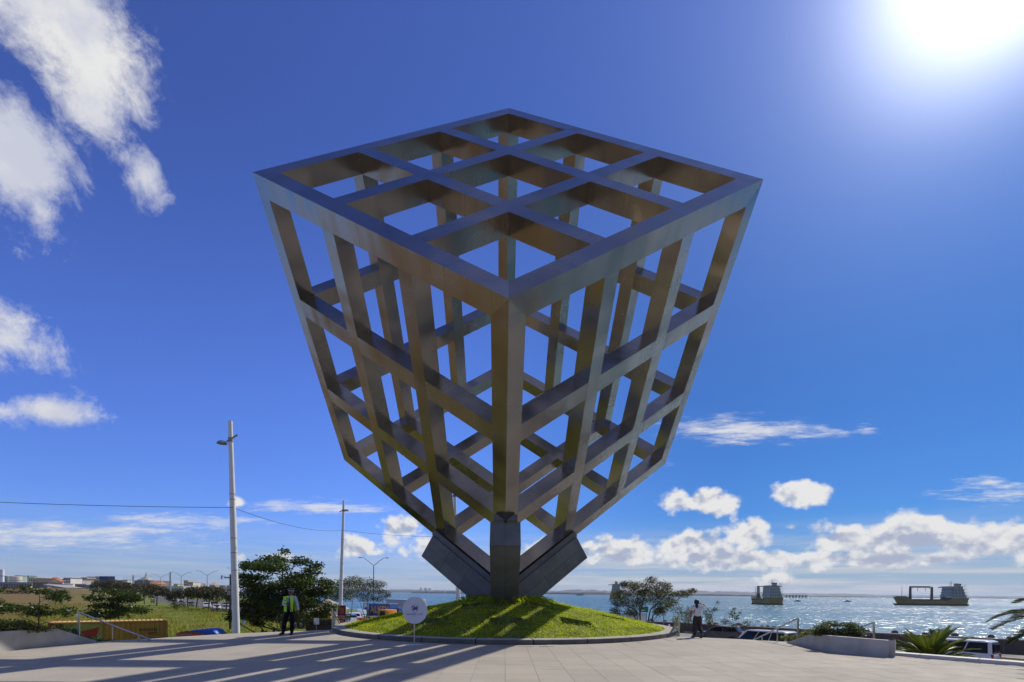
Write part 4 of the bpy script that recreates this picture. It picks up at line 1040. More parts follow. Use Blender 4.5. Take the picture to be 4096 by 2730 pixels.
# along the sea wall
c0 = at(3052, 2560, 38.6); car('van', p_w, (c0.x, c0.y, STREET), heading((20.9, 36.5), (18.6, 40.5)), 'white passenger van parked below the plaza in front of the sea wall', 'van').scale = (1, 1, 1.08)
c0 = at(2880, 2540, 51.2); car('suv', p_g, (c0.x, c0.y, STREET), heading((23.3, 50), (19.4, 53)), 'dark grey car with red tail lamp behind the bare shrub', 'car')
c0 = at(3800, 2600, 34.3); car('van', p_w, (c0.x, c0.y, STREET), heading((31.8, 32.5), (29.3, 36.5)), 'white van with red tail lamp half hidden behind the spiky palm', 'van')
c0 = at(3560, 2575, 40.0); car('hatch', p_s, (c0.x + 4.2, c0.y, STREET), 2.2, 'silver car almost hidden behind the spiky palm', 'car')
# car park behind the mound
def lot(kind, pt, x, Y, rz, label, cat='car', **k):
    p = at(x, 2470, Y); return car(kind, pt, (p.x, p.y, STREET), rz, label, cat, 'cars in the lot behind the mound', **k)
lot('hatch', p_r, 1448, 65.0, -1.0, 'bright red hatchback at the edge of the mound')
lot('suv', paint('steel blue', (.10, .12, .16)), 1402, 68.5, -1.15, 'dark blue grey car beside the green road sign')
lot('suv', p_w, 1418, 74.5, -1.2, 'white car behind the dark blue grey one')
lot('van', paint('pale blue', (.50, .55, .60)), 1446, 79, -1.3, 'pale blue grey van behind the red hatchback')
lot('pickup', p_s, 1395, 66 - 6, 2.6, 'silver pickup truck partly behind the red banner', 'pickup')
lot('hatch', p_w, 1338, 72, 1.2, 'white hatchback seen through the glass railing')
lot('sedan', p_w, 1296, 76, 2.8, 'white sedan in the shade behind the hut')

def truck(name, loc, rz, cabm, boxm, boxdim, label, cab_h=2.35, letter=None, ribs=True):
    o = empty(name, loc, rz, label, 'truck'); bl, bw, bh = boxdim
    MB().xz([(.0, .45), (1.75, .45), (1.85, 1.2), (1.62, cab_h - .1), (1.45, cab_h), (.12, cab_h), (0, cab_h - .1)], -1.02, 1.02, None, .07).build('cab', cabm, o, 35)
    MB().add([(1.80, -.88, 1.35), (1.80, .88, 1.35), (1.635, .82, cab_h - .2), (1.635, -.82, cab_h - .2)], [(0, 1, 2, 3)]).build('windscreen', m_win, o)
    for s in (-1, 1):
        MB().box((.35, s * 1.0 - .035, 1.35), (1.42, s * 1.0 + .035, cab_h - .25), None, .01).build('side_window', m_win, o)
        MB().box((1.80, s * .75 - .16, .78), (1.87, s * .75 + .16, 1.0), None, .02).build('headlight', m_lens, o)
        MB().tube([(1.6, s * 1.03, 1.9), (1.75, s * 1.25, 1.9), (1.75, s * 1.25, 1.5)], .025, 6).build('mirror', m_trim, o)
        for x in (1.0, -bl * .62, -bl * .82):
            w_ = empty('wheel', (x, s * .95, .48)); w_.parent = o; t_, r_ = wheel_meshes(.48); link('tyre', t_, w_); link('rim', r_, w_)
    MB().box((-bl - .1, -.5, .62), (1.0, .5, .88)).build('chassis', m_trim, o); MB().box((1.7, -1.0, .42), (1.9, 1.0, .66), None, .03).build('bumper', m_trim, o)
    bx = MB().box((-bl - .1, -bw / 2, .92), (-.12, bw / 2, .92 + bh), None, .03).build('cargo_box', boxm, o)
    if ribs:
        rm = MB().box((0, -.012, 1.0), (.10, .012, .84 + bh)).mesh('rib', boxm)
        for s in (-1, 1):
            for k in range(int(bl / .42)): link('rib', rm, bx, loc=(-.38 - k * .42, s * (bw / 2 + .006), 0))
    for z in (.92, .92 + bh - .1):
        for s in (-1, 1): MB().box((-bl - .12, s * bw / 2 - .03, z), (-.1, s * bw / 2 + .03, z + .1)).build('box_rail', mat('box_rail', (.30, .22, .18), .7, var=.2), bx)
    return o, bx
m_bluebox = mat('blue_box', (.03, .10, .30), .5, var=.12, vscale=1, stain=(.8, .35, (.10, .08, .09)))
m_wbox = mat('white_box', (.52, .51, .50), .55, var=.1, vscale=.7, stain=(.9, .6, (.32, .19, .12)))
m_orange = paint('orange', (.75, .26, .01))
# blue box truck (its near flank faces the plaza), white container truck, orange cab truck
p = at(1570, 2450, 80); tb, bx = truck('box_truck', (p.x + .6, p.y - 1.2, STREET), -.42, paint('cab blue', (.05, .1, .25)), m_bluebox, (5.2, 2.2, 2.05), 'blue box truck with big yellow lettering in the car park', letter=None, ribs=False)
m_yl = mat('yellow_letters', (.78, .42, .03), .5, var=.05)
text('lettering', 'ALKEY', 1.5, m_yl, bx, (-2.1, -1.112, 1.95), off=.03, sx=.82); MB().box((-5.15, -1.115, 1.0), (-4.2, -1.106, 2.9)).build('white_panel', m_wt, bx)
MB().lathe([(.36, 0), (.36, .006)], 18, Matrix.Translation((-4.7, -1.116, 2.0)) @ Matrix.Rotation(math.pi / 2, 4, 'X')).build('round_mark', mat('mark_blue', (.02, .12, .4), .5), bx)
p = at(1640, 2440, 90); tw, bx = truck('container_truck', (p.x + 2.6, p.y - 2.2, STREET), -.5, p_w, m_wbox, (7.2, 2.4, 2.55), 'white container truck with red lettering behind the blue one')
text('lettering', 'MING', .62, mat('red_letters', (.40, .02, .03), .5, var=.05), bx, (-4.9, -1.222, 1.75), off=.01)
p = at(1570, 2460, 70.5); to, bx = truck('cab_truck', (p.x - 1.4, p.y + .7, STREET), -.62, m_orange, mat('flat_bed', (.10, .09, .09), .8, var=.2), (3.2, 2.0, .35), 'truck with a bright orange cab rising over the edge of the mound', ribs=False)
p = at(1268, 2440, 66); to, bx = truck('cab_truck', (p.x, p.y, STREET), .25, m_orange, m_wbox, (3.0, 2.0, 1.5), 'orange truck glimpsed behind the big leafy tree', ribs=False)

# hut with a pyramid roof
hp_ = at(1306, 2440, 50); hut = empty('wooden_hut', (hp_.x, hp_.y, STREET), .15, 'dark wooden hut with a pale pyramid roof behind the railing', 'hut')
m_wood = mat('dark_wood', (.045, .03, .022), .85, var=.3, vscale=2); m_that = mat('thatch', (.33, .29, .24), .9, var=.25, vscale=6, bump=.4, bscale=25)
for i, (r, z) in enumerate(((1.95, 3.05), (1.5, 3.30), (1.05, 3.55), (.6, 3.80))):
    MB().add([(sx * r, sy * r, z) for sx, sy in ((-1, -1), (1, -1), (1, 1), (-1, 1))] + [(sx * (r - .58), sy * (r - .58), z + .34) for sx, sy in ((-1, -1), (1, -1), (1, 1), (-1, 1))], [(0, 1, 5, 4), (1, 2, 6, 5), (2, 3, 7, 6), (3, 0, 4, 7), (4, 5, 6, 7), (3, 2, 1, 0)]).build('roof_tier', m_that, hut)
MB().box((-.14, -.14, 4.0), (.14, .14, 4.55)).build('roof_vent', m_wood, hut)
for sx in (-1, 1):
    for sy in (-1, 1): MB().box((sx * 1.5 - .08, sy * 1.5 - .08, 0), (sx * 1.5 + .08, sy * 1.5 + .08, 3.06)).build('post', m_wood, hut)
plk = MB().box((0, -.02, 0), (.286, .02, 1.5)).mesh('plank', m_wood)
for k in range(10): link('plank', plk, hut, loc=(-1.45 + k * .29, -1.5, .05)); o = link('plank', plk, hut, loc=(1.5, -1.45 + k * .29, .05)); o.rotation_euler.z = math.pi / 2
MB().box((-1.42, -1.35, .1), (1.42, 1.45, 2.0)).build('counter', m_wood, hut)

# yellow shipping container with an arrow poster
cl, cr = at(190, 2500, 31.2), at(672, 2500, 35.0); rz_ = heading((cl.x, cl.y), (cr.x, cr.y)); LN = math.hypot(cr.x - cl.x, cr.y - cl.y)
con = empty('shipping_container', (cl.x, cl.y, STREET), rz_, 'yellow corrugated shipping container with a red arrow poster', 'container')
m_yel = mat('container_yellow', (.48, .275, .035), .55, var=.15, vscale=.9, stain=(.8, .5, (.20, .09, .03))); CH, CW = 2.72, 2.44
MB().box((.02, .06, .12), (LN - .02, CW - .06, CH - .05)).build('shell', m_yel, con)
wv = MB(); npan = int(LN / .28)
cm_ = MB().add([(0, .06, .15), (.05, 0, .15), (.15, 0, .15), (.20, .06, .15), (0, .06, CH - .12), (.05, 0, CH - .12), (.15, 0, CH - .12), (.20, .06, CH - .12)], [(0, 1, 5, 4), (1, 2, 6, 5), (2, 3, 7, 6)]).mesh('corrugation', m_yel)
for k in range(npan): link('corrugation', cm_, con, loc=(.12 + k * (LN - .24) / npan, .02, 0)); o = link('corrugation', cm_, con, loc=(.32 + k * (LN - .24) / npan, CW - .02, 0)); o.rotation_euler.z = math.pi
rf = MB(); rfm = MB().box((.0, .08, CH - .055), (.17, CW - .08, CH - .025), None, .008).mesh('roof_rib', mat('roof_yellow', (.62, .42, .14), .6, var=.2, vscale=1.5, stain=(1, .4, (.35, .2, .1))))
for k in range(int(LN / .25)): link('roof_rib', rfm, con, loc=(.08 + k * .25, 0, 0))
m_rust = mat('rusty_frame', (.25, .10, .03), .8, var=.3, vscale=2)
for x in (0, LN - .14):
    for y in (0, CW - .14): MB().box((x, y, 0), (x + .14, y + .14, CH), None, .01).build('corner_post', m_yel if x else m_rust, con)
for y in (0, CW - .12):
    for z in (0, CH - .1): MB().box((.14, y, z), (LN - .14, y + .12, z + .1)).build('side_rail', m_yel, con)
for x in (0, LN - .12): MB().box((x, .14, CH - .1), (x + .12, CW - .14, CH)).build('end_rail', m_rust, con)
po = empty('arrow_poster', (1.5, -.03, 1.55), 0); po.parent = con
MB().box((-.75, -.01, -.95), (1.15, .01, 1.02)).build('sheet', mat('poster_green', (.30, .32, .06), .6, var=.15), po)
MB().prism([(-.1, -.35), (.05, -.6), (.52, -.1), (.68, -.3), (.98, .72), (-.02, .46), (.2, .22)], 0, .004, Matrix.Translation((.05, -.012, .1)) @ Matrix.Rotation(math.pi / 2, 4, 'X')).build('red_arrow', mat('arrow_red', (.40, .03, .015), .6, var=.08), po)
MB().prism([(-.55, .72), (-.1, .74), (.12, .5), (.3, .2), (.05, -.05), (-.1, .25), (-.3, .55)], 0, .004, Matrix.Translation((-.1, -.0105, .05)) @ Matrix.Rotation(math.pi / 2, 4, 'X')).build('green_swoosh', mat('swoosh', (.01, .05, .04), .6, var=.08), po)
m_mk = mat('faded_marking', (.16, .09, .015), .6, var=.1)
for tx_, sz, z in (('0000 000000 0', .26, 2.0), ('0000', .22, 1.72)): pass
for z, x0, n_ in ((2.02, LN - 1.62, 9), (1.76, LN - 1.15, 5), (1.42, LN - 1.0, 1)):
    for k in range(n_): MB().box((x0 + k * .115, .012, z), (x0 + k * .115 + .075, .0185, z + .16)).build('marking', m_mk, con)

# small utility vehicle with blue canopy, orange trailer gate
c0 = at(822, 2520, 35.0); uv = empty('canopy_vehicle', (c0.x, c0.y, STREET), .12, 'small utility vehicle with a bright blue canvas canopy below the plaza edge', 'vehicle')
m_blue = mat('blue_canvas', (.02, .13, .55), .55, var=.12, vscale=2, bump=.2, bscale=6)
MB().xz([(-1.05, 1.5), (1.15, 1.5), (1.12, 1.82), (.85, 2.10), (.45, 2.18), (-.75, 2.06), (-.98, 1.9)], -.72, .72, None, .1).build('canopy', m_blue, uv, 40)
MB().box((-1.05, -.7, .35), (1.2, .7, .95), None, .05).build('body', m_blue, uv)
for x in (-1.0, 1.05):
    for y in (-.66, .66): MB().box((x - .03, y - .03, .9), (x + .03, y + .03, 1.55)).build('canopy_post', m_blue, uv)
for x in (-.7, .8):
    for y in (-.7, .7): w_ = empty('wheel', (x, y, .29)); w_.parent = uv; t_, r_ = wheel_meshes(.29); link('tyre', t_, w_); link('rim', r_, w_)
c1 = at(757, 2531, 33.6); og = empty('orange_cart', (c1.x, c1.y, STREET), -.1, 'orange sided cart parked left of the blue canopy', 'cart')
MB().add([(-.45, -.5, .5), (.65, -.5, .5), (.65, .5, .5), (-.45, .5, .5), (-.52, -.55, 2.0), (.72, -.55, 1.78), (.72, .55, 1.84), (-.52, .55, 2.06)], [(0, 3, 2, 1), (0, 1, 5, 4), (1, 2, 6, 5), (2, 3, 7, 6), (3, 0, 4, 7)]).build('tub', mat('orange_board', (.55, .13, .03), .6, var=.15), og)
MB().box((-.5, -.6, 1.9), (.6, -.56, 1.96)).build('rim_bar', m_cap, og)
for y in (-.5, .5): w_ = empty('wheel', (.1, y, .29)); w_.parent = og; t_, r_ = wheel_meshes(.29); link('tyre', t_, w_); link('rim', r_, w_)
MB().box((-.4, -.45, .4), (.6, .45, .5)).build('chassis', m_trim, og)

def motorcycle(loc, rz, pt, label, rider=None, group=None):
    o = empty('motorcycle', loc, rz, label, 'motorcycle', group)
    for x in (.62, -.62): w_ = empty('wheel', (x, 0, .29)); w_.parent = o; t_, r_ = wheel_meshes(.29); a = link('tyre', t_, w_); b2 = link('rim', r_, w_); a.scale = b2.scale = (1, .5, 1)
    MB().xz([(-.75, .62), (-.1, .5), (.3, .55), (.45, .8), (.2, .92), (-.1, .78), (-.6, .8)], -.12, .12, None, .05).build('body', pt, o, 40)
    MB().box((-.7, -.12, .78), (-.02, .12, .86), None, .03).build('seat', m_black, o)
    MB().tube([(.62, 0, .29), (.42, 0, .98)], .035, 6).build('fork', m_grey, o); MB().tube([(.38, -.34, 1.04), (.44, 0, 1.0), (.38, .34, 1.04)], .018, 6).build('handlebar', m_black, o)
    for s in (-1, 1): MB().tube([(.40, s * .26, 1.03), (.44, s * .32, 1.2)], .01, 5).build('mirror_stem', m_black, o); MB().ball((.44, s * .33, 1.22), (.015, .06, .04), 8, 5).build('mirror', m_hub, o)
    MB().ball((.5, 0, .92), (.06, .09, .09), 8, 6).build('headlight', m_lens, o, 60)
    MB().box((-.2, -.15, .3), (.25, .15, .5), None, .03).build('engine', m_grey, o)
    if rider:
        J = dict(pel=(-.3, 0, .90), wai=(-.27, 0, 1.05), che=(-.2, 0, 1.28), nek=(-.14, 0, 1.42), hed=(-.12, 0, 1.5), crn=(-.11, 0, 1.62))
        for s, k in (('L', .17), ('R', -.17)): J.update({'sh' + s: (-.19, k * 1.1, 1.36), 'el' + s: (.05, k * 1.7, 1.16), 'wr' + s: (.33, k * 1.7, 1.08), 'hp' + s: (-.28, k * .6, .86), 'kn' + s: (.12, k * 1.2, .72), 'an' + s: (-.05, k * 1.1, .36), 'to' + s: (.1, k * 1.1, .33)})
        def pr(oo, nd, cloth, hc, f, r, u):
            trousers(oo, cloth, m_navy); cloth('jacket', ['che', 'wai', 'shL', 'elL', 'shR', 'elR'], [('che', 'wai'), ('che', 'shL'), ('shL', 'elL'), ('che', 'shR'), ('shR', 'elR')], {'*': .025}, rider[0])
            MB().ball(hc + u * .02, (.135, .15, .145), 12, 8).build('helmet', rider[1], oo, 60)
        person('person', loc, J, (1, 0, 0), (.16, .075, .045), rider[2], pr, rz=rz, hands={'L': ((1, 0, -.2), (0, -1, 0)), 'R': ((1, 0, -.2), (0, 1, 0))})
    return o
for x, Y, rz, lab in ((892, 41.5, .4, 'motorcycle with a chrome mirror showing above the plaza edge'), (912, 40.5, 2.6, 'dark motorcycle tucked beside the nearest lamp post')):
    p = at(x, 2530, Y); motorcycle((p.x, p.y, STREET), rz, p_g, lab, group='motorcycles below the plaza')
p = at(2735, 2540, 33); motorcycle((p.x, p.y, STREET), 2.0, p_g, 'parked motorcycle on the street beside the walking woman')
p = at(2672, 2515, 52); motorcycle((p.x, p.y, STREET), 2.2, p_g, 'motorcycle ridden along the sea wall', (mat('rider_dark', (.03, .03, .035), .8), mat('helmet_white', (.6, .6, .62), .2), 'person in a white helmet riding along the sea wall'))
# traffic on the coastal road
def road(x, Y, off): 
    return at(x, 2430, Y)
for i, (kd_, pt, x, Y, rz, lab) in enumerate((('suv', p_w, 828, 128, -1.0, 'white off-road car leading the traffic on the coastal road'), ('sedan', p_w, 866, 121, -1.0, 'white sedan behind a motorcycle on the coastal road'), ('sedan', p_s, 905, 116, -1.0, 'silver white sedan last in line beside the wooden pole'),
        ('pickup', paint('khaki', (.20, .19, .15)), 728, 152, -1.05, 'khaki pickup under the median trees'), ('sedan', p_g, 698, 165, -1.05, 'dark car in the far lane past the grey post'), ('suv', paint('dark red', (.22, .03, .03)), 855, 138, -1.0, 'dark red car in the far lane of the coastal road'), ('van', p_w, 720, 168, -1.05, 'white van in the far lane of the coastal road'), ('suv', p_s, 905, 133, -1.0, 'grey car in the far lane near the wooden pole'), ('sedan', paint('green', (.02, .10, .05)), 762, 146, -1.0, 'green car between the median trees'))):
    p = road(x, Y, 0); car(kd_, pt, (p.x, p.y, STREET + .01), rz, lab, 'car', 'traffic on the coastal road')
m_rd = mat('rider_red', (.35, .03, .03), .8)
for x, Y, jk, lab, lab2 in ((868, 111, m_rd, 'motorcycle in front of the white sedan on the coastal road', 'person in red riding the motorcycle ahead of the white sedan'), (606, 176, m_rd, 'first motorcycle far along the coastal road', 'person in red riding the first distant motorcycle'), (615, 172, mat('rider_grey', (.05, .05, .06), .8), 'second motorcycle far along the coastal road', 'person in dark jacket riding the second distant motorcycle'), (736, 137, mat('rider_dark', (.03, .03, .035), .8), 'motorcycle beside the khaki pickup', 'person in black riding beside the khaki pickup')):
    p = at(x, 2430, Y); motorcycle((p.x, p.y, STREET + .01), -1.05, p_g, lab, (jk, mat('helmet_white', (.6, .6, .62), .2), lab2), 'motorcycles on the coastal road')
# ------------------------------------------------------------------ vegetation
m_bark = mat('bark', (.10, .085, .07), .9, var=.3, vscale=4, bump=.4, bscale=18)
lf_term = leafmat('almond_leaf', [(.022, .042, .009), (.04, .075, .013), (.06, .10, .016), (.032, .058, .011), (.12, .13, .026)], .42, .32, .35)
lf_aca = leafmat('acacia_leaf', [(.04, .048, .010), (.065, .07, .014), (.05, .06, .012), (.10, .09, .022)], .6, .35, .15)
lf_road = leafmat('roadside_leaf', [(.045, .045, .015), (.07, .062, .02), (.055, .055, .016), (.085, .065, .028)], .6, .25, .3)
lf_bush = leafmat('bush_leaf', [(.03, .055, .010), (.055, .085, .016), (.09, .115, .022), (.045, .07, .012)], .5, .35)
lf_lite = leafmat('light_bush_leaf', [(.07, .10, .015), (.12, .15, .02), (.16, .18, .03)], .5, .4)
def cluster_pts(c, r, n, rng, shell=.55):
    v = rng.normal(size=(n, 3)); v /= np.linalg.norm(v, axis=1)[:, None]; q = shell + (1 - shell) * rng.uniform(size=(n, 1)) ** .7
    q *= rng.uniform(.75, 1.15, (n, 1)); return np.array(c) + v * q * np.array(r)
def px_tree(name, label, basex, Y, clusters, leaf, lm, dens=26.0, group=None, cat='tree', stems=None, zb=None, seed=1, depth=1.0, flat=0.0, rb=.16, twigs=True, jitter=1.0, full=(1.0, 1.0)):
    rng = np.random.default_rng(seed); rr_ = random.Random(seed)
    base = at(basex, 2500, Y); zb = ground_z(base.x, Y) if zb is None else zb; o = empty(name, (base.x, Y, zb), 0, label, cat, group); L = Vector(o.location); k = Y / FPX
    P, Nn, C = [], [], []
    W = max(abs(c[0] - basex) for c in clusters) * k
    for x, y, rx, ry in clusters:
        rx, ry = rx * full[0], ry * full[1]
        lim = max(.25, W - abs(x - basex) * k) * .75 * depth
        c = at(x, y, Y) - L; c.y = rr_.uniform(-lim, lim); r = (rx * k, max(rx * k * .9, .2), ry * k)
        n = max(12, int(dens * (rx * k) * (ry * k * .6 + .3 * rx * k) / (leaf * leaf) * 1.45)); C.append((c, r))
        pts = cluster_pts(c, r, n, rng, .35)
        if flat: pts[:, 2] = c.z + (pts[:, 2] - c.z) * (1 - flat) + rng.normal(0, leaf * .25, n)
        P.append(pts)
    P = np.concatenate(P)
    if jitter: P += rng.normal(0, leaf * .35, P.shape) * jitter
    Nn = np.tile([0., 0., 1.0], (len(P), 1))
    me = scatter_leaves('crown', P, Nn, leaf, lm, .2, .5, .75, rng); link('crown', me, o)
    t = MB(); top = max(c[0].z for c in C)
    stems = stems or [[(basex, None), (basex + rr_.uniform(-4, 4), top * .45 + zb), (basex + rr_.uniform(-6, 6), top * .9 + zb)]]
    paths = []
    for st in stems:
        pts = []
        for q in st:
            xx = at(q[0], 2500, Y).x - L.x; zz = 0 if q[1] is None else (q[1] - zb if len(q) < 3 else 0)
            pts.append(Vector((xx, rr_.uniform(-.1, .1) * (0 if q[1] is None else 1), zz)))
        rs = [rb * (1 - .75 * i / (len(pts) - 1)) for i in range(len(pts))]
        fine = []; fr = []
        for (a, ra), (b, rb_) in zip(zip(pts, rs), zip(pts[1:], rs[1:])):
            for s in range(4): u = s / 4; fine.append(a.lerp(b, u) + Vector((rr_.uniform(-1, 1), rr_.uniform(-1, 1), 0)) * ra * .35 * (s > 0)); fr.append(ra + (rb_ - ra) * u)
        fine.append(pts[-1]); fr.append(rs[-1]); t.tube(fine, fr, 8); paths += list(zip(fine, fr))
    if twigs:
        for c, r in C:
            cand = [(p, q) for p, q in paths if p.z < c.z - .02] or paths[:1]
            p, q = min(cand, key=lambda a: (a[0] - c).length + 1.4 * max(0, a[0].z - c.z + .35 * (Vector((a[0].x, a[0].y, 0)) - Vector((c.x, c.y, 0))).length))
            m1 = p.lerp(c, .5) + Vector((rr_.uniform(-.1, .1), rr_.uniform(-.1, .1), -.06 * (c - p).length)); r0 = min(q * .6, .018 * (c - p).length + .015)
            t.tube([p, m1, c], [r0, r0 * .6, r0 * .25], 6)
            for _ in range(5):
                v = Vector((rr_.uniform(-1, 1) * r[0], rr_.uniform(-1, 1) * r[1], rr_.uniform(-.3, 1) * r[2])) * .85
                t.tube([m1.lerp(c, rr_.uniform(.3, 1)), c + v * .5 + Vector((0, 0, .02)), c + v], [r0 * .35, r0 * .22, r0 * .1], 5)
    t.build('trunk', m_bark, o, 60)
    return o
def zpx(x, y, Y): return at(x, y, Y).z
px_tree('almond_tree', 'big dark green tree with layered branches behind the person in the vest', 1131, 38.0,
        [(1168, 2214, 20, 10), (1090, 2240, 58, 16), (1210, 2250, 45, 14), (1262, 2262, 34, 10), (1000, 2266, 44, 11), (1060, 2270, 58, 16), (1150, 2277, 70, 18), (1225, 2284, 40, 14), (985, 2307, 30, 9), (1040, 2313, 60, 14), (1120, 2317, 70, 20), (1205, 2312, 60, 16), (975, 2335, 40, 13), (1045, 2350, 70, 20), (1130, 2350, 80, 23), (1230, 2335, 60, 18), (1298, 2333, 42, 14), (995, 2380, 60, 20), (1080, 2392, 80, 24), (1180, 2380, 80, 24), (1265, 2370, 60, 18), (1318, 2362, 36, 15), (1000, 2420, 70, 22), (1080, 2432, 80, 24), (1170, 2424, 90, 26), (1258, 2412, 58, 22), (950, 2457, 48, 15), (1010, 2462, 60, 20), (1090, 2472, 70, 20), (1190, 2468, 60, 20), (1268, 2458, 52, 18), (1308, 2432, 38, 18), (1040, 2492, 28, 10), (1000, 2492, 18, 9), (922, 2474, 22, 8), (1130, 2488, 40, 10)],
        .23, lf_term, dens=30, flat=.2, rb=.15, seed=3, full=(1.12, 1.45))
T1 = px_tree('almond_tree', 'small two-tiered tree left of the yellow container', 157, 37.0, [(92, 2352, 22, 7), (130, 2368, 40, 11), (182, 2374, 38, 11), (150, 2394, 48, 15), (206, 2402, 18, 7), (15, 2430, 42, 14), (90, 2436, 50, 16), (150, 2434, 50, 14), (212, 2446, 48, 14), (268, 2456, 24, 9), (110, 2456, 58, 10)], .22, lf_term, dens=24, full=(1.1, 1.4), group='young almond trees in the field', flat=.4, rb=.09, seed=5)
T2 = px_tree('almond_tree', 'bushy young tree rising straight behind the yellow container', 470, 42.0, [(385, 2366, 25, 7), (440, 2371, 50, 12), (512, 2380, 50, 12), (552, 2398, 28, 9), (402, 2394, 40, 11), (470, 2400, 60, 14), (430, 2424, 60, 12), (502, 2440, 70, 14), (572, 2444, 28, 9), (370, 2450, 30, 11), (450, 2460, 70, 12)], .24, lf_term, dens=26, full=(1.1, 1.4), group='young almond trees in the field', flat=.4, rb=.09, seed=6)
px_tree('almond_tree', 'tree at the very edge of the field, mostly out of sight', -70, 40.0, [(2, 2366, 22, 8), (-2, 2404, 12, 6), (-60, 2360, 50, 14), (-120, 2390, 60, 14), (-60, 2420, 60, 16)], .22, lf_term, dens=22, group='young almond trees in the field', flat=.4, rb=.1, seed=8)
px_tree('acacia_tree', 'airy tree with thin branches right of the red banner', 1463, 60.0, [(1420, 2318, 34, 10), (1470, 2330, 36, 12), (1505, 2338, 36, 11), (1440, 2348, 44, 14), (1492, 2362, 46, 16), (1535, 2376, 28, 11), (1430, 2378, 40, 12), (1470, 2392, 38, 12), (1515, 2398, 28, 9), (1550, 2386, 14, 6)], .16, lf_aca, dens=13, rb=.07, seed=11, full=(1.1, 1.6), stems=[[(1463, None), (1458, -1.2), (1440, 0.4)], [(1466, None), (1480, -.6), (1510, .9)], [(1462, None), (1468, -.2), (1470, 1.6)]])
px_tree('acacia_tree', 'airy tree standing behind the red banner and lamp post', 1388, 56.0, [(1320, 2346, 32, 13), (1370, 2330, 36, 12), (1405, 2336, 34, 12), (1345, 2366, 46, 16), (1400, 2364, 40, 14), (1330, 2395, 34, 12), (1385, 2390, 36, 12), (1296, 2376, 26, 12), (1310, 2410, 24, 8)], .16, lf_aca, dens=14, rb=.07, seed=12, full=(1.1, 1.6), stems=[[(1388, None), (1378, -.8), (1350, .8)], [(1390, None), (1404, -.6), (1412, 1.0)]])
px_tree('acacia_tree', 'spreading dark tree over the right flank of the mound', 2567, 45.0,
        [(2578, 2324, 24, 9), (2530, 2341, 40, 12), (2498, 2338, 18, 7), (2566, 2354, 50, 17), (2626, 2350, 40, 15), (2682, 2349, 18, 8), (2510, 2380, 48, 16), (2590, 2388, 56, 20), (2660, 2380, 44, 15), (2722, 2376, 38, 10), (2766, 2364, 22, 6), (2470, 2410, 34, 14), (2540, 2418, 48, 16), (2622, 2420, 42, 14), (2692, 2410, 32, 11), (2454, 2444, 22, 10), (2510, 2450, 32, 10), (2600, 2446, 26, 9), (2476, 2461, 18, 6), (2652, 2442, 22, 8)],
        .135, lf_aca, dens=19, rb=.08, seed=21, full=(1.15, 1.7), stems=[[(2567, None), (2560, zpx(2560, 2450, 45)), (2575, zpx(2575, 2390, 45)), (2580, zpx(2580, 2335, 45))], [(2566, None), (2545, zpx(2545, 2445, 45)), (2500, zpx(2500, 2415, 45))], [(2570, None), (2600, zpx(2600, 2440, 45)), (2640, zpx(2640, 2405, 45)), (2670, zpx(2670, 2370, 45))], [(2596, None), (2612, zpx(2612, 2462, 45)), (2640, zpx(2640, 2438, 45)), (2690, zpx(2690, 2412, 45)), (2755, zpx(2755, 2368, 45))], [(2548, None), (2540, zpx(2540, 2462, 45)), (2515, zpx(2515, 2440, 45))]])
px_tree('bare_shrub', 'thin half-bare shrub behind the walking woman', 2800, 38.5, [(2708, 2440, 22, 20), (2735, 2462, 26, 18), (2700, 2478, 18, 14), (2765, 2450, 18, 18), (2812, 2448, 18, 16), (2850, 2438, 14, 8), (2868, 2412, 9, 6), (2845, 2470, 20, 10), (2822, 2486, 18, 10), (2760, 2490, 22, 12), (2720, 2500, 16, 10)], .12, lf_aca, dens=12, rb=.03, seed=31, full=(1.15, 1.3), cat='shrub', stems=[[(2790, None), (2775, zpx(2775, 2510, 38.5)), (2720, zpx(2720, 2455, 38.5))], [(2800, None), (2830, zpx(2830, 2500, 38.5)), (2850, zpx(2850, 2450, 38.5)), (2868, zpx(2868, 2410, 38.5))], [(2802, None), (2805, zpx(2805, 2480, 38.5)), (2812, zpx(2812, 2440, 38.5))]])
px_tree('bare_shrub', 'thin half-bare shrub between the dark car and the white van', 2880, 36.5, [(2905, 2452, 16, 8), (2926, 2436, 9, 6), (2890, 2486, 20, 10), (2950, 2470, 18, 12), (2962, 2456, 9, 6), (2986, 2492, 14, 7), (2920, 2502, 20, 10), (2975, 2510, 14, 8), (2870, 2504, 16, 8)], .11, lf_aca, dens=12, rb=.026, seed=32, full=(1.15, 1.3), cat='shrub', stems=[[(2885, None), (2880, zpx(2880, 2545, 36.5)), (2835, zpx(2835, 2522, 36.5))], [(2885, None), (2900, zpx(2900, 2520, 36.5)), (2950, zpx(2950, 2465, 36.5))], [(2884, None), (2890, zpx(2890, 2510, 36.5)), (2906, zpx(2906, 2450, 36.5))]])
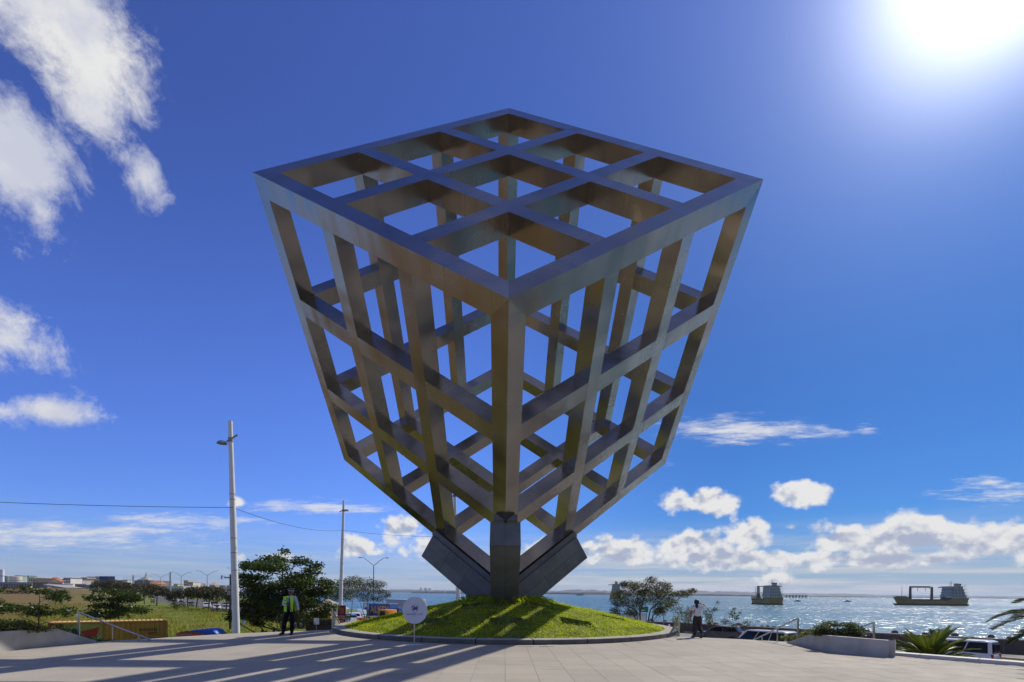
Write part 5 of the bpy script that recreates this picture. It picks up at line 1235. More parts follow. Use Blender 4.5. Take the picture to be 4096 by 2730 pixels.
# roadside trees along the coastal road
k_ = 0
for x, Y, w, top, grp in ((415, 205, 42, 2322, 0), (455, 190, 40, 2318, 0), (498, 182, 40, 2330, 0), (540, 172, 44, 2334, 0), (578, 163, 42, 2336, 0), (626, 152, 46, 2345, 0), (700, 150, 30, 2362, 0), (752, 141, 40, 2350, 0), (786, 133, 42, 2344, 0), (832, 124, 44, 2348, 0), (868, 118, 44, 2356, 0), (905, 113, 36, 2362, 0)):
    k_ += 1; rr2 = random.Random(k_ * 7); H = []
    for i in range(11): H.append((x + rr2.uniform(-1, 1) * w, top + 10 + rr2.uniform(0, 1) * 30, w * rr2.uniform(.4, .62), 12 * rr2.uniform(.8, 1.3)))
    H.append((x, top + 9, w * .5, 9))
    px_tree('roadside_tree', 'brownish green roadside tree, %s from the far end of the row' % ordn[k_ - 1], x, Y, H, .55, lf_road, dens=17, group='trees lining the coastal road', rb=.2, seed=40 + k_, twigs=True)
def bush(name, label, clusters, Y, leaf, lm, dens, zb, seed, group=None):
    return px_tree(name, label, sum(c[0] for c in clusters) / len(clusters), Y, clusters, leaf, lm, dens=dens, zb=zb, seed=seed, cat='bush', rb=.03, depth=.6, group=group)
bush('bush', 'dark bush filling the concrete planter at the corner of the plaza', [(20, 2500, 40, 14), (70, 2492, 40, 14), (120, 2500, 40, 12), (-30, 2495, 40, 20), (40, 2518, 50, 14), (110, 2520, 50, 12), (165, 2520, 30, 10), (150, 2508, 30, 12), (-60, 2515, 40, 18)], 14.2, .075, lf_bush, 20, .3, 51)
bush('bush', 'low green bush creeping round the foot of the arrow poster', [(250, 2520, 26, 12), (300, 2552, 36, 10), (345, 2556, 30, 8), (385, 2562, 30, 7), (425, 2566, 24, 5), (235, 2505, 22, 12), (390, 2572, 36, 8)], 18.5, .09, lf_bush, 18, -1.0, 52)
bush('bush', 'rounded dark green bush in the grey planter near the vans', [(3290, 2512, 34, 14), (3340, 2500, 40, 13), (3395, 2502, 38, 13), (3435, 2520, 32, 14), (3320, 2528, 44, 16), (3385, 2528, 50, 16), (3440, 2540, 30, 10), (3270, 2535, 26, 12)], 15.6, .05, lf_bush, 34, .35, 53)
bush('bush', 'lighter green bush behind the rail post beside the planter', [(3150, 2552, 26, 10), (3190, 2545, 28, 12), (3230, 2532, 28, 12), (3262, 2522, 22, 10), (3220, 2552, 30, 10), (3165, 2562, 26, 8)], 18.6, .055, lf_lite, 24, -.3, 54)
bush('bush', 'small dark bush at the far edge of the dry field', [(245, 2366, 22, 8), (262, 2372, 18, 8), (232, 2374, 14, 6)], 210, .5, lf_bush, 14, None, 55)
bush('bush', 'green bush in the field before the grey post', [(690, 2418, 18, 8), (715, 2422, 20, 9), (705, 2430, 22, 7)], 112, .4, lf_bush, 14, None, 56)
for i, (x, y, w, Y, lab) in enumerate(((30, 2352, 40, 240, 'dark scrub below the storage tanks'), (110, 2348, 40, 250, 'dark scrub below the pale warehouse'), (75, 2366, 60, 200, 'olive scrub in the middle of the dry field'))):
    bush('scrub', lab, [(x + q * w * .5, y + (q * 37 % 7) - 2, w * .4, 6) for q in (-1.6, -.8, 0, .8, 1.6)], Y, .8, lf_road, 14, None, 60 + i)
# thin dark stake and field grass
sk_ = at(1108, 2500, 30.5); tag(MB().cyl((0, 0, 0), (.02, 0, 3.35), .03, .025, 8).build('wooden_stake', m_bark, None, 40, (sk_.x, sk_.y, STREET)), 'thin wooden stake in the grass behind the person in the vest', 'stake')
nG = 60000; gy_ = 27 + RNG.uniform(0, 1, nG) ** 1.2 * 110; gx_ = -gy_ * RNG.uniform(.36, 1.08, nG)
def road_x(y):
    for (xa, ya), (xb, yb) in zip(RD, RD[1:]):
        if ya <= y <= yb: return xa + (xb - xa) * (y - ya) / (yb - ya)
    return 1e9
ok = np.array([x < road_x(y) - 2 and not (y < 62 and x > -.36 * y - 6 * (y > 45)) for x, y in zip(gx_, gy_)]); gx_, gy_ = gx_[ok], gy_[ok]
hh_ = RNG.gamma(3, .05, len(gx_)) * (1 + .6 * np.sin(gx_ * .4) * np.sin(gy_ * .33)); an = RNG.uniform(0, 6.28, len(gx_)); ln = RNG.normal(0, .22, (len(gx_), 2)) * hh_[:, None]
B0 = np.stack([gx_, gy_, np.array([ground_z(x, y) for x, y in zip(gx_, gy_)])], 1); wv_ = np.stack([np.cos(an), np.sin(an), 0 * an], 1) * (.035 + .1 * hh_[:, None])
T0 = B0 + np.stack([ln[:, 0], ln[:, 1], hh_], 1)
Vg = np.stack([B0 - wv_, B0 + wv_, T0 + wv_ * .3, T0 - wv_ * .3], 1).reshape(-1, 3)
tag(link('grass', faces_mesh('grass', Vg, np.arange(len(Vg)).reshape(-1, 4), leafmat('field_grass', [(.14, .19, .025), (.22, .26, .04), (.26, .23, .06), (.22, .16, .06)], .9, .5, .08, (.08, .5, (1.1, .8, .7))))), 'rough green and straw coloured grass over the field', None, None, 'stuff')

# palms
lf_palm = leafmat('palm_leaf', [(.05, .075, .010), (.09, .12, .015), (.13, .14, .022)], .45, .35)
lf_palm2 = leafmat('dark_palm_leaf', [(.02, .035, .010), (.04, .055, .014)], .75, .25, .15)
def palm(name, label, loc, fronds, lm, trunk_h, leaflet, rng, tr=.12, lw=.016):
    o = empty(name, loc, 0, label, 'palm')
    for az, el, L, droop in fronds:
        d = Vector((math.cos(az), math.sin(az), 0)); n = 22; pts = []; p = Vector((0, 0, trunk_h)); e = el
        for i in range(n + 1):
            pts.append(p.copy()); p = p + (d * math.cos(e) + Vector((0, 0, 1)) * math.sin(e)) * (L / n); e -= droop / n
        q = MB(); q.tube(pts, [.014 * (1 - .8 * i / n) + .003 for i in range(n + 1)], 5)
        side = d.cross(Vector((0, 0, 1)))
        for i in range(2, n):
            for sub in (0, .33, .67):
                c = pts[i].lerp(pts[i + 1], sub); tdir = (pts[i + 1] - pts[i]).normalized(); t = i / n
                ll = leaflet * math.sin(math.pi * (.12 + .8 * t)) ** .7 * rng.uniform(.85, 1.15)
                for s in (-1, 1):
                    v = (side * s * .8 + tdir * .75 + Vector((0, 0, .28 + rng.uniform(-.12, .12)))).normalized() * ll; wd = tdir * lw
                    tip = c + v + Vector((0, 0, -.12 * ll))
                    q.add([c - wd, c + wd, c + v * .55 + wd * .9, tip, c + v * .55 - wd * .9], [(0, 1, 2, 3, 4)])
        q.build('frond', lm, o)
    MB().tube([(0, 0, 0), (0, 0, trunk_h * .6), (0, 0, trunk_h + .03)], [tr * 1.2, tr, tr * .8], 10).build('trunk', m_bark, o, 50)
    return o
rq = random.Random(4); fr = []
for k in range(40):
    az = k * 2.399 + rq.uniform(-.2, .2); ring = k / 40
    fr.append((az, rad(84 - 66 * ring) + rq.uniform(-.1, .1), rq.uniform(1.15, 1.5), rad(35 + 30 * ring)))
cp = at(3722, 2640, 15.6); palm('cycad_palm', 'spiky low green palm just beyond the plaza coping', (cp.x, cp.y, -1.5), fr, lf_palm, 1.05, .26, rq, .16, .012)
pp_ = at(4265, 2480, 17.5); fr = [(math.pi + a, e, L, d) for a, e, L, d in ((.15, .55, 2.3, 1.1), (-.2, .25, 2.3, .9), (.35, .15, 2.2, 1.0), (-.5, .5, 2.2, 1.2), (.7, .3, 2.2, 1.1), (-.05, -.1, 2.1, .7), (.1, .9, 2.2, 1.3), (1.4, .5, 2.2, 1.1), (2.2, .4, 2.2, 1.1), (3.0, .5, 2.2, 1.1), (-1.3, .5, 2.2, 1.1), (-2.1, .4, 2.2, 1.1), (.5, 1.1, 2.0, 1.1))]
palm('feather_palm', 'dark feathery palm reaching in at the edge over the sea', (pp_.x, pp_.y, STREET), fr, lf_palm2, pp_.z - STREET, .40, rq, .14, .02)
# ------------------------------------------------------------------ distance: lamps, city, ships, far shore
m_pole = mat('galvanised', (.42, .43, .43), .5, .4, var=.1)
def y_lamp(x, ytop, Y, label, span=None):
    top = at(x, ytop, Y); base = Vector((top.x, Y, STREET)); H = top.z - STREET; o = empty('street_lamp', base, 0, label, 'street lamp', 'double-armed street lamps'); s = span or 1.9
    MB().cyl((0, 0, 0), (0, 0, H - 1.3), .13, .08, 8).build('pole', m_pole, o, 40)
    for k in (-1, 1):
        MB().tube([(0, 0, H - 1.35), (k * s * .55, 0, H - .55), (k * s * .9, 0, H - .12), (k * s * 1.05, 0, H - .06)], [.055, .05, .045, .04], 6).build('arm', m_pole, o, 40)
        MB().ball((k * s * 1.22, 0, H - .08), (.34, .13, .085), 10, 6).build('lamp_head', mat('lamp_grey', (.45, .46, .45), .5, var=.1), o, 60)
y_lamp(1495, 2230, 80, 'double-armed street lamp over the car park behind the mound', 1.75)
for i, (x, yt, Y) in enumerate(((829, 2283, 138), (725, 2289, 158), (643, 2297, 184), (575, 2304, 214), (520, 2309, 250), (962, 2272, 118))):
    y_lamp(x, yt, Y, 'double-armed street lamp, %s along the coastal road from the city end' % ['fifth', 'fourth', 'third', 'second', 'first', 'sixth'][i], 2.3)
for i, (x, yt, yb, lab) in enumerate(((681, 2292, 2413, 'tallest thin grey post at the roadside, near the green bush'), (533, 2304, 2392, 'thin grey post before the roadside trees'), (443, 2316, 2380, 'thin grey post above the bushy young tree'), (381, 2330, 2370, 'short grey post right of the flyover'))):
    g0 = gz(x, yb, STREET); t0 = at(x, yt, g0.y); o = empty('grey_post', g0, 0, lab, 'post', 'thin roadside posts')
    MB().cyl((0, 0, -1), (0, 0, t0.z - STREET), .30 * g0.y / 160, .24 * g0.y / 160, 8).build('shaft', m_pole, o, 40); MB().cyl((0, 0, t0.z - STREET), (0, 0, t0.z - STREET + .15), .3 * g0.y / 160, n=8).build('cap', m_grey, o)
up = at(921, 2480, 62); t0 = at(921, 2298, 62); uo = empty('utility_pole', (up.x, 62, STREET), 0, 'dark wooden utility pole with crossarm beside the white lamp post', 'utility pole')
MB().cyl((0, 0, 0), (0, 0, t0.z - STREET), .15, .11, 8).build('pole', m_wood, uo, 40); zt = t0.z - STREET
MB().box((-.75, -.05, zt - .5), (.75, .05, zt - .38)).build('crossarm', m_wood, uo)
for x in (-.65, -.3, .3, .65): MB().cyl((x, 0, zt - .38), (x, 0, zt - .22), .04, n=6).build('insulator', m_cap, uo)
MB().tube([(-.4, 0, zt - .45), (-.9, 0, zt - .25), (-1.05, 0, zt - .2)], .03, 6).build('lamp_arm', m_grey, uo); MB().box((-1.15, -.06, zt - .62), (-1.0, .06, zt - .15)).build('lamp_head', m_grey, uo)
for z in (.72, .62): MB().box((-.3, -.2, zt * z), (.05, .2, zt * z + .55), None, .03).build('service_box', m_grey, uo)
fb = at(968, 2410, 58); fo = empty('blue_flag', (fb.x, 58, STREET), 0, 'narrow pale blue feather banner beneath the big tree', 'banner')
MB().cyl((0, 0, 0), (0, 0, 3.6), .025, n=6).build('pole', m_grey, fo); MB().box((.02, -.01, .95), (.34, .01, 3.55), None, 0).build('cloth', mat('pale_blue_cloth', (.30, .52, .72), .7, var=.08), fo)

m_wpan = mat('far_window', (.06, .075, .09), .2, var=.2)
def building(x0, x1, ytop, Y, col, label, depth=14, rows=0, cols=0, roof=None, name='building', z0=None, pitched=0):
    a, b = at(x0, 2340, Y), at(x1, 2340, Y); z0 = ground_z((a.x + b.x) / 2, Y) if z0 is None else z0; zt = at((x0 + x1) / 2, ytop, Y).z; W = b.x - a.x; H = zt - z0
    o = empty(name, ((a.x + b.x) / 2, Y, z0), 0, label, 'building')
    m_ = mat('wall_%02d%02d%02d' % tuple(int(q * 99) for q in col), col, .85, var=.12, vscale=.15, stain=(.12, .3, tuple(q * .6 for q in col)))
    MB().box((-W / 2, 0, 0), (W / 2, depth, H)).build('wall', m_, o)
    rc = roof or tuple(q * .75 for q in col); rm_ = mat('roof_%02d%02d%02d' % tuple(int(q * 99) for q in rc), rc, .8, var=.15, vscale=.2)
    if pitched: MB().add([(-W / 2 - .5, -.6, H), (W / 2 + .5, -.6, H), (W / 2 + .5, depth + .6, H), (-W / 2 - .5, depth + .6, H), (-W / 2, depth / 2, H + pitched), (W / 2, depth / 2, H + pitched)], [(0, 1, 5, 4), (2, 3, 4, 5), (1, 2, 5), (3, 0, 4), (3, 2, 1, 0)]).build('roof', rm_, o)
    else: MB().box((-W / 2 - .3, -.3, H), (W / 2 + .3, depth + .3, H + .5)).build('parapet', rm_, o)
    if rows:
        ww, wh = W / cols, H / rows; wm_ = MB().box((-.3 * ww, -.06, -.26 * wh), (.3 * ww, .02, .26 * wh)).mesh('window', m_wpan)
        for r in range(rows):
            for c in range(cols): link('window', wm_, o, loc=(-W / 2 + (c + .5) * ww, -.02, (r + .55) * wh))
    return o
def tank(x0, x1, ytop, Y, col, label, name='storage_tank', z0=None):
    a, b = at(x0, 2340, Y), at(x1, 2340, Y); z0 = ground_z((a.x + b.x) / 2, Y) if z0 is None else z0; zt = at((x0 + x1) / 2, ytop, Y).z; r = (b.x - a.x) / 2; H = zt - z0
    o = empty(name, ((a.x + b.x) / 2, Y + r, z0), 0, label, 'tank'); m_ = mat('tank_%02d%02d%02d' % tuple(int(q * 99) for q in col), col, .6, var=.1, vscale=.3)
    MB().lathe([(r, 0), (r, H)], 24, None, False).build('shell', m_, o, 40); MB().lathe([(r * 1.01, H - .3), (r * .9, H + .2 * min(1, r / 8)), (r * .1, H + .1 * r)], 24).build('roof', m_, o, 40)
    MB().lathe([(r * 1.012, H * .62), (r * 1.012, H * .66)], 24, None, False).build('band', m_grey, o)
tank(-6, 8, 2279, 420, (.70, .74, .75), 'tall white cylinder tower at the edge of the city', 'water_tower')
tank(26, 64, 2306, 430, (.62, .58, .50), 'squat cream storage tank in the sun'); tank(-10, 24, 2305, 445, (.25, .36, .30), 'greenish storage tank beside the cream one')
building(60, 76, 2304, 460, (.36, .45, .42), 'green process tower right of the cream tank', 8); building(82, 94, 2306, 470, (.33, .42, .40), 'second green process tower, slightly lower', 8); building(102, 116, 2305, 470, (.36, .46, .43), 'third green process tower next to the warehouse', 8)
building(-20, 128, 2332, 415, (.33, .34, .37), 'long grey boundary building below the tanks', 10, 1, 14); building(115, 138, 2312, 440, (.58, .53, .42), 'tan warehouse with flat roof', 14, 2, 3); building(134, 164, 2317, 400, (.62, .50, .30), 'sunlit yellow building beside the orange roof', 12, 2, 4, (.6, .5, .35))
building(130, 190, 2331, 360, (.24, .20, .17), 'brown house with dark pitched roof', 12, 1, 5, (.10, .07, .06), pitched=3); building(186, 208, 2326, 370, (.55, .45, .40), 'house with a bright orange roof', 10, 1, 2, (.50, .16, .06), pitched=3); building(182, 200, 2316, 450, (.60, .57, .53), 'pale square block above the orange roof', 10, 3, 2)
building(210, 240, 2326, 480, (.45, .40, .36), 'low beige block left of the flyover', 12, 2, 4); building(254, 282, 2314, 430, (.66, .64, .60), 'white stepped tower with a dark cap', 12, 4, 3, (.15, .14, .14)); building(244, 262, 2320, 440, (.22, .22, .22), 'dark block attached to the white stepped tower', 10, 3, 2)
building(283, 330, 2322, 500, (.44, .39, .35), 'long brown block right of the white tower', 14, 2, 8); building(326, 348, 2312, 560, (.52, .46, .40), 'tan block with flat roof on the skyline', 12, 3, 4); building(340, 382, 2318, 520, (.50, .44, .40), 'pinkish block in the middle of the skyline', 14, 3, 6); building(350, 384, 2309, 600, (.42, .36, .33), 'dark tan block rising behind the pinkish one', 14, 3, 5); building(384, 400, 2308, 520, (.58, .52, .44), 'cream tower left of the billboard', 10, 4, 2)
building(300, 345, 2339, 380, (.42, .42, .44), 'low grey shop row before the skyline', 10, 1, 6, (.5, .5, .5)); building(345, 392, 2343, 340, (.55, .54, .52), 'low white shop row near the roadside trees', 10, 1, 7, (.62, .6, .58)); building(208, 250, 2338, 330, (.45, .42, .42), 'low shed in front of the flyover', 8, 1, 5)
building(470, 600, 2324, 620, (.17, .15, .17), 'long dark purple grey mall with a flat roof', 40, 2, 16, (.14, .12, .14)); building(490, 510, 2321, 560, (.55, .55, .55), 'small white shed on the mall roof edge', 10, z0=4)
building(640, 730, 2347, 420, (.58, .57, .55), 'long white warehouse roof beyond the road', 20, 1, 12, (.62, .62, .60)); building(735, 752, 2324, 560, (.58, .48, .42), 'tall pink slab of a paired block', 14, 5, 3); building(752, 772, 2330, 560, (.66, .58, .52), 'lower pink slab of a paired block', 14, 4, 5); building(695, 710, 2338, 520, (.62, .50, .35), 'small tan block left of the pink pair', 10, 2, 2)
building(818, 862, 2350, 380, (.30, .50, .58), 'low shed with a light blue roof', 14, 1, 6, (.30, .52, .60)); building(868, 920, 2350, 360, (.60, .57, .52), 'low cream shed behind the wooden pole', 14, 1, 7, (.62, .58, .52)); building(838, 856, 2340, 600, (.55, .42, .34), 'small tan roofed house on the skyline', 12, 2, 2, (.5, .38, .3), pitched=3); building(880, 900, 2344, 560, (.42, .36, .34), 'small brown block left of the wooden pole', 12, 2, 3); building(780, 800, 2336, 700, (.42, .30, .32), 'small dark pink house on the skyline', 12, 2, 2); building(600, 628, 2338, 520, (.55, .30, .18), 'low building with terracotta roof at the end of the mall', 14, 1, 4, (.5, .2, .1), pitched=4)
# domed landmark with a spire
dc = at(570, 2335, 640); do = empty('domed_building', (dc.x, 640, STREET), 0, 'pinkish stepped landmark with a pointed roof and spire behind the trees', 'building'); s_ = 640 / FPX
m_dm = mat('dome_stone', (.42, .32, .28), .85, var=.2, vscale=.1); m_dr = mat('dome_roof', (.34, .35, .28), .7, var=.15, vscale=.1)
for hw_, z0_, z1_ in ((45, 0, 40), (34, 40, 48), (22, 48, 55)): MB().box((-hw_ * s_, 0, z0_ * s_ - 0), (hw_ * s_, hw_ * 1.6 * s_, z1_ * s_)).build('tier', m_dm, do)
MB().lathe([(24 * s_, 52 * s_), (18 * s_, 58 * s_), (9 * s_, 64 * s_), (3 * s_, 70 * s_), (.8 * s_, 86 * s_)], 12, Matrix.Translation((0, 20 * s_, 0))).build('spire_roof', m_dr, do, 30)
for k in range(9): MB().box(((-36 + k * 9) * s_ - .8, -.15, 24 * s_), ((-36 + k * 9) * s_ + .8, .05, 34 * s_)).build('window', m_wpan, do)
# billboard
bb = at(429, 2318, 240); bo_ = empty('billboard', (bb.x, 240, STREET), .05, 'dark blue billboard above the roadside trees', 'billboard'); s_ = 240 / FPX; zc = bb.z - STREET
MB().box((-29 * s_, -.15, zc - 12 * s_), (29 * s_, .15, zc + 12 * s_)).build('panel', mat('billboard_blue', (.02, .045, .20), .5, var=.4, vscale=.25), bo_); MB().box((6 * s_, -.2, zc - 11 * s_), (28 * s_, -.16, zc + 10 * s_)).build('poster_half', mat('billboard_violet', (.09, .075, .20), .5, var=.3, vscale=.6), bo_)
for x in (-20, 0, 20): MB().cyl((x * s_, .4, 0), (x * s_, .4, zc - 10 * s_), .18, n=8).build('leg', m_grey, bo_)
# flyover
fl0, fl1 = at(205, 2338, 330), at(300, 2352, 290); fo_ = empty('flyover', fl0, 0, 'concrete flyover ramp sloping down towards the dry field', 'flyover')
v = fl1 - fl0; zt0, zt1 = 0, v.z
n_ = Vector((-v.y, v.x, 0)).normalized() * 4
MB().add([Vector((0, 0, 0)) - n_, v - n_, v + n_, n_, Vector((0, 0, -1.1)) - n_, v - n_ - Vector((0, 0, 1.1)), v + n_ - Vector((0, 0, 1.1)), n_ - Vector((0, 0, 1.1))], [(0, 1, 2, 3), (7, 6, 5, 4), (0, 4, 5, 1), (1, 5, 6, 2), (2, 6, 7, 3), (3, 7, 4, 0)]).build('deck', mat('flyover_concrete', (.36, .33, .31), .85, var=.12, vscale=.2), fo_)
for t in (.1, .3, .5, .7): p = v * t; MB().box((p.x - .6, p.y - .6, STREET - fl0.z), (p.x + .6, p.y + .6, p.z - 1.05)).build('pier', m_grey, fo_)

# --- things along the shore, right of the mound
wb = at(2540, 2470, 62); wo = empty('white_block_wall', (wb.x, 62, STREET), .05, 'plain white block wall below the spreading tree', 'wall'); s_ = 62 / FPX
MB().box((-56 * s_, 0, 0), (48 * s_, .3, at(2540, 2457, 62).z - STREET), None, .01).build('panel', m_white, wo); MB().box((-57 * s_, -.04, at(2540, 2457, 62).z - STREET), (49 * s_, .34, at(2540, 2457, 62).z - STREET + .08)).build('coping', m_cap, wo)
gs = at(2575, 2438, 60.5); so = empty('green_road_sign', (gs.x, 60.5, STREET), 0, 'green road sign half hidden in the spreading tree', 'sign'); s_ = 60.5 / FPX; zc = gs.z - STREET
MB().box((-19 * s_, -.03, zc - 12 * s_), (18 * s_, .03, zc + 10 * s_), None, .01).build('panel', m_green, so); MB().box((-12 * s_, -.035, zc - 6 * s_), (4 * s_, -.031, zc - 3 * s_)).build('lettering_bar', m_wt, so)
for x in (-14, 12): MB().cyl((x * s_, .06, 0), (x * s_, .06, zc + 8 * s_), .05, n=8).build('post', m_grey, so)
ss = at(2655, 2458, 55); so = empty('small_sign', (ss.x, 55, STREET), 0, 'small pale sign on a post before the sea wall', 'sign'); s_ = 55 / FPX; zc = ss.z - STREET
MB().box((-11 * s_, -.02, zc - 6 * s_), (11 * s_, .02, zc + 6 * s_), None, .01).build('panel', m_white, so); MB().cyl((0, .05, 0), (0, .05, zc + .1), .035, n=8).build('post', m_grey, so)
bs = at(2478, 2462, 64); bo2 = empty('blue_bin', (bs.x, 64, STREET), 0, 'dark teal box at the end of the white block wall', 'bin'); s_ = 64 / FPX
MB().box((-7 * s_, -.2, 0), (7 * s_, .3, at(2478, 2456, 64).z - STREET), None, .03).build('body', mat('teal', (.02, .09, .11), .6), bo2); MB().box((-8 * s_, -.25, at(2478, 2456, 64).z - STREET), (9 * s_, .35, at(2478, 2456, 64).z - STREET + .12), None, .02).build('lid', m_trim, bo2)

# --- ships at anchor
m_hull = mat('hull_yellow', (.30, .20, .03), .6, var=.2, vscale=.15, stain=(.1, .5, (.14, .08, .03))); m_boot = mat('hull_red', (.06, .022, .02), .7, var=.3, vscale=.2); m_deck = mat('hull_dark', (.045, .042, .045), .7, var=.2, vscale=.2)
m_sup = mat('ship_cream', (.62, .57, .46), .6, var=.12, vscale=.2, stain=(.2, .4, (.30, .20, .10))); m_supw = mat('ship_grey', (.44, .42, .38), .6, var=.12, vscale=.2); m_crane = mat('ship_crane', (.10, .075, .065), .7, var=.2, vscale=.3); m_crane2 = mat('crane_cream', (.42, .33, .22), .65, var=.15, vscale=.3)
def hull(o, L, Bm, zs, bow, stern):
    """stations from stern (x=0) to bow (x=L); zs = heights (waterline 0): boot, rail mid, rail fore, rail aft"""
    def ring(z0f, z1f, m_, nm, grow=0.0):
        vs = []; N_ = 18
        for i in range(N_ + 1):
            t = i / N_; x = L * t
            hb = Bm / 2 * min(1, (t / .06 + .55) if t < .03 else 1) * (1 if t < .72 else max(.02, math.cos((t - .72) / .28 * math.pi / 2) ** .8)) + grow
            for z, fl in ((z0f(t), 0), (z1f(t), 1)):
                xx = x + (bow * fl * max(0, t - .8) / .2 - (stern * (1 - fl) * max(0, .12 - t) / .12 * -1 if 0 else 0)) + (stern * max(0, .12 - t) / .12 * (0 if fl else 1))
                vs += [(xx, hb * (1 if fl else .94), z), (xx, -hb * (1 if fl else .94), z)]
        fs = []
        for i in range(N_):
            a, b2 = 4 * i, 4 * (i + 1)
            fs += [(a, b2, b2 + 2, a + 2), (b2 + 1, a + 1, a + 3, b2 + 3), (a + 2, b2 + 2, b2 + 3, a + 3)]
        fs += [(1, 0, 2, 3), (4 * N_, 4 * N_ + 1, 4 * N_ + 3, 4 * N_ + 2)]
        MB().add(vs, fs).build(nm, m_, o, 40)
    b_, m0, fo, af = zs
    rail = lambda t: af if t < .30 else (fo if t > .86 else m0)
    ring(lambda t: -1.5, lambda t: b_, m_boot, 'boot_topping', .02); ring(lambda t: b_, rail, m_hull, 'hull'); ring(lambda t: rail(t) - .02, lambda t: rail(t) + .5 * (t > .3), m_deck, 'bulwark', -.05)
def ship(name, loc, rz, L, Bm, zs, label, house, cranes, s=1.0, gantry=False):
    o = empty(name, loc, rz, label, 'ship', 'ships at anchor'); hull(o, L, Bm, zs, L * .06, L * .03)
    b_, m0, fo, af = zs; x0, x1, hz_, mt_ = house
    z = af
    for i, (dx, w, hgt) in enumerate(((0, .90, .26), (.06, .80, .24), (.10, .74, .24), (.16, .70, .26))):
        hh = hz_ * hgt; MB().box((x0 + (x1 - x0) * dx, -Bm * w / 2, z), (x1 - (x1 - x0) * dx * .3, Bm * w / 2, z + hh), None, .05).build('deckhouse', mt_, o)
        for sgn in (-1, 1):
            for k in range(4): MB().box((x0 + (x1 - x0) * (.18 + .19 * k), sgn * (Bm * w / 2) - .03, z + hh * .4), (x0 + (x1 - x0) * (.26 + .19 * k), sgn * (Bm * w / 2) + .03, z + hh * .72)).build('window', m_wpan, o)
        for k in range(5): MB().box((x0 + (x1 - x0) * dx - .04, Bm * w * (-.36 + .17 * k), z + hh * .4), (x0 + (x1 - x0) * dx + .03, Bm * w * (-.28 + .17 * k), z + hh * .75)).build('window', m_wpan, o)
        MB().box((x0 - L * .012 + (x1 - x0) * dx * .5, -Bm * (.5 - .03 * i), z + hh - .12), (x1 + L * .006, Bm * (.5 - .03 * i), z + hh + .03)).build('deck_edge', m_deck if i < 3 else m_crane2, o)
        for k in range(7): MB().box((x0 - L * .01 + (x1 - x0) * dx * .5, Bm * (-.46 + .153 * k) * (1 - .06 * i) - .04, z + hh), (x0 - L * .01 + (x1 - x0) * dx * .5 + .08, Bm * (-.46 + .153 * k) * (1 - .06 * i) + .04, z + hh + .95)).build('stanchion', m_sup, o)
        MB().box((x0 - L * .012 + (x1 - x0) * dx * .5, -Bm * (.48 - .03 * i), z + hh + .92), (x0 - L * .012 + (x1 - x0) * dx * .5 + .08, Bm * (.48 - .03 * i), z + hh + 1.0)).build('rail', m_sup, o)
        z += hh
    MB().box((x1 - (x1 - x0) * .3, -Bm * .72, z - hz_ * .12), (x1 - (x1 - x0) * .05, Bm * .72, z - hz_ * .04)).build('bridge_wing', mt_, o)
    MB().xz([(x0 + (x1 - x0) * .12, z - .3), (x0 + (x1 - x0) * .42, z - .3), (x0 + (x1 - x0) * .40, z + hz_ * .24), (x0 + (x1 - x0) * .12, z + hz_ * .20)], -Bm * .12, Bm * .12).build('funnel', m_crane2, o); MB().xz([(x0 + (x1 - x0) * .11, z + hz_ * .16), (x0 + (x1 - x0) * .415, z + hz_ * .19), (x0 + (x1 - x0) * .40, z + hz_ * .26), (x0 + (x1 - x0) * .11, z + hz_ * .23)], -Bm * .125, Bm * .125).build('funnel_top', m_deck, o)
    MB().tube([(x1 - (x1 - x0) * .35, 0, z), (x1 - (x1 - x0) * .35, 0, z + hz_ * .5)], [.28 * s, .12 * s], 6).build('mast', m_sup, o); MB().box((x1 - (x1 - x0) * .37, -1.2 * s, z + hz_ * .28), (x1 - (x1 - x0) * .33, 1.2 * s, z + hz_ * .31)).build('radar', m_sup, o)
    for sgn in (-1, 1): MB().tube([(x0 + .3, sgn * Bm * .45, z), (x0 + .3, sgn * Bm * .45, z + hz_ * .16)], .08 * s, 5).build('aerial', m_sup, o); MB().ball((x0 + .3, sgn * Bm * .3, z + hz_ * .16), .35 * s, 8, 6).build('radome', m_sup, o, 60)
    for y in (-1, 1): MB().tube([(x0 - L * .02, y * Bm * .45, af + .9), (x0 + L * .1, y * Bm * .49, af + .9)], .05 * s, 5).build('rail', m_sup, o)
    MB().tube([(L * .93, 0, fo), (L * .93, 0, fo + hz_ * .95)], [.2 * s, .1 * s], 6).build('foremast', m_sup, o)
    MB().box((x1 + L * .02, -Bm * .4, m0), (L * .84, Bm * .4, m0 + .8)).build('hatch', m_deck, o); MB().box((x1 + L * .015, -.9 * s, m0), (x1 + L * .05, .9 * s, m0 + hz_ * .34), None, .05).build('vent_house', m_crane, o)
    for cx_, cw, ch_, mm in cranes:
        MB().box((cx_ - cw / 2, -cw / 2, m0), (cx_ + cw / 2, cw / 2, m0 + ch_ * .45), None, .05).build('crane_base', m_crane, o); MB().box((cx_ - cw * .46, -cw * .46, m0 + ch_ * .45), (cx_ + cw * .46, cw * .46, m0 + ch_ * .9), None, .08).build('crane_tower', mm, o)
        MB().box((cx_ - cw * .4, -cw * .4, m0 + ch_ * .9), (cx_ + cw * .3, cw * .4, m0 + ch_), None, .08).build('crane_head', m_crane, o)
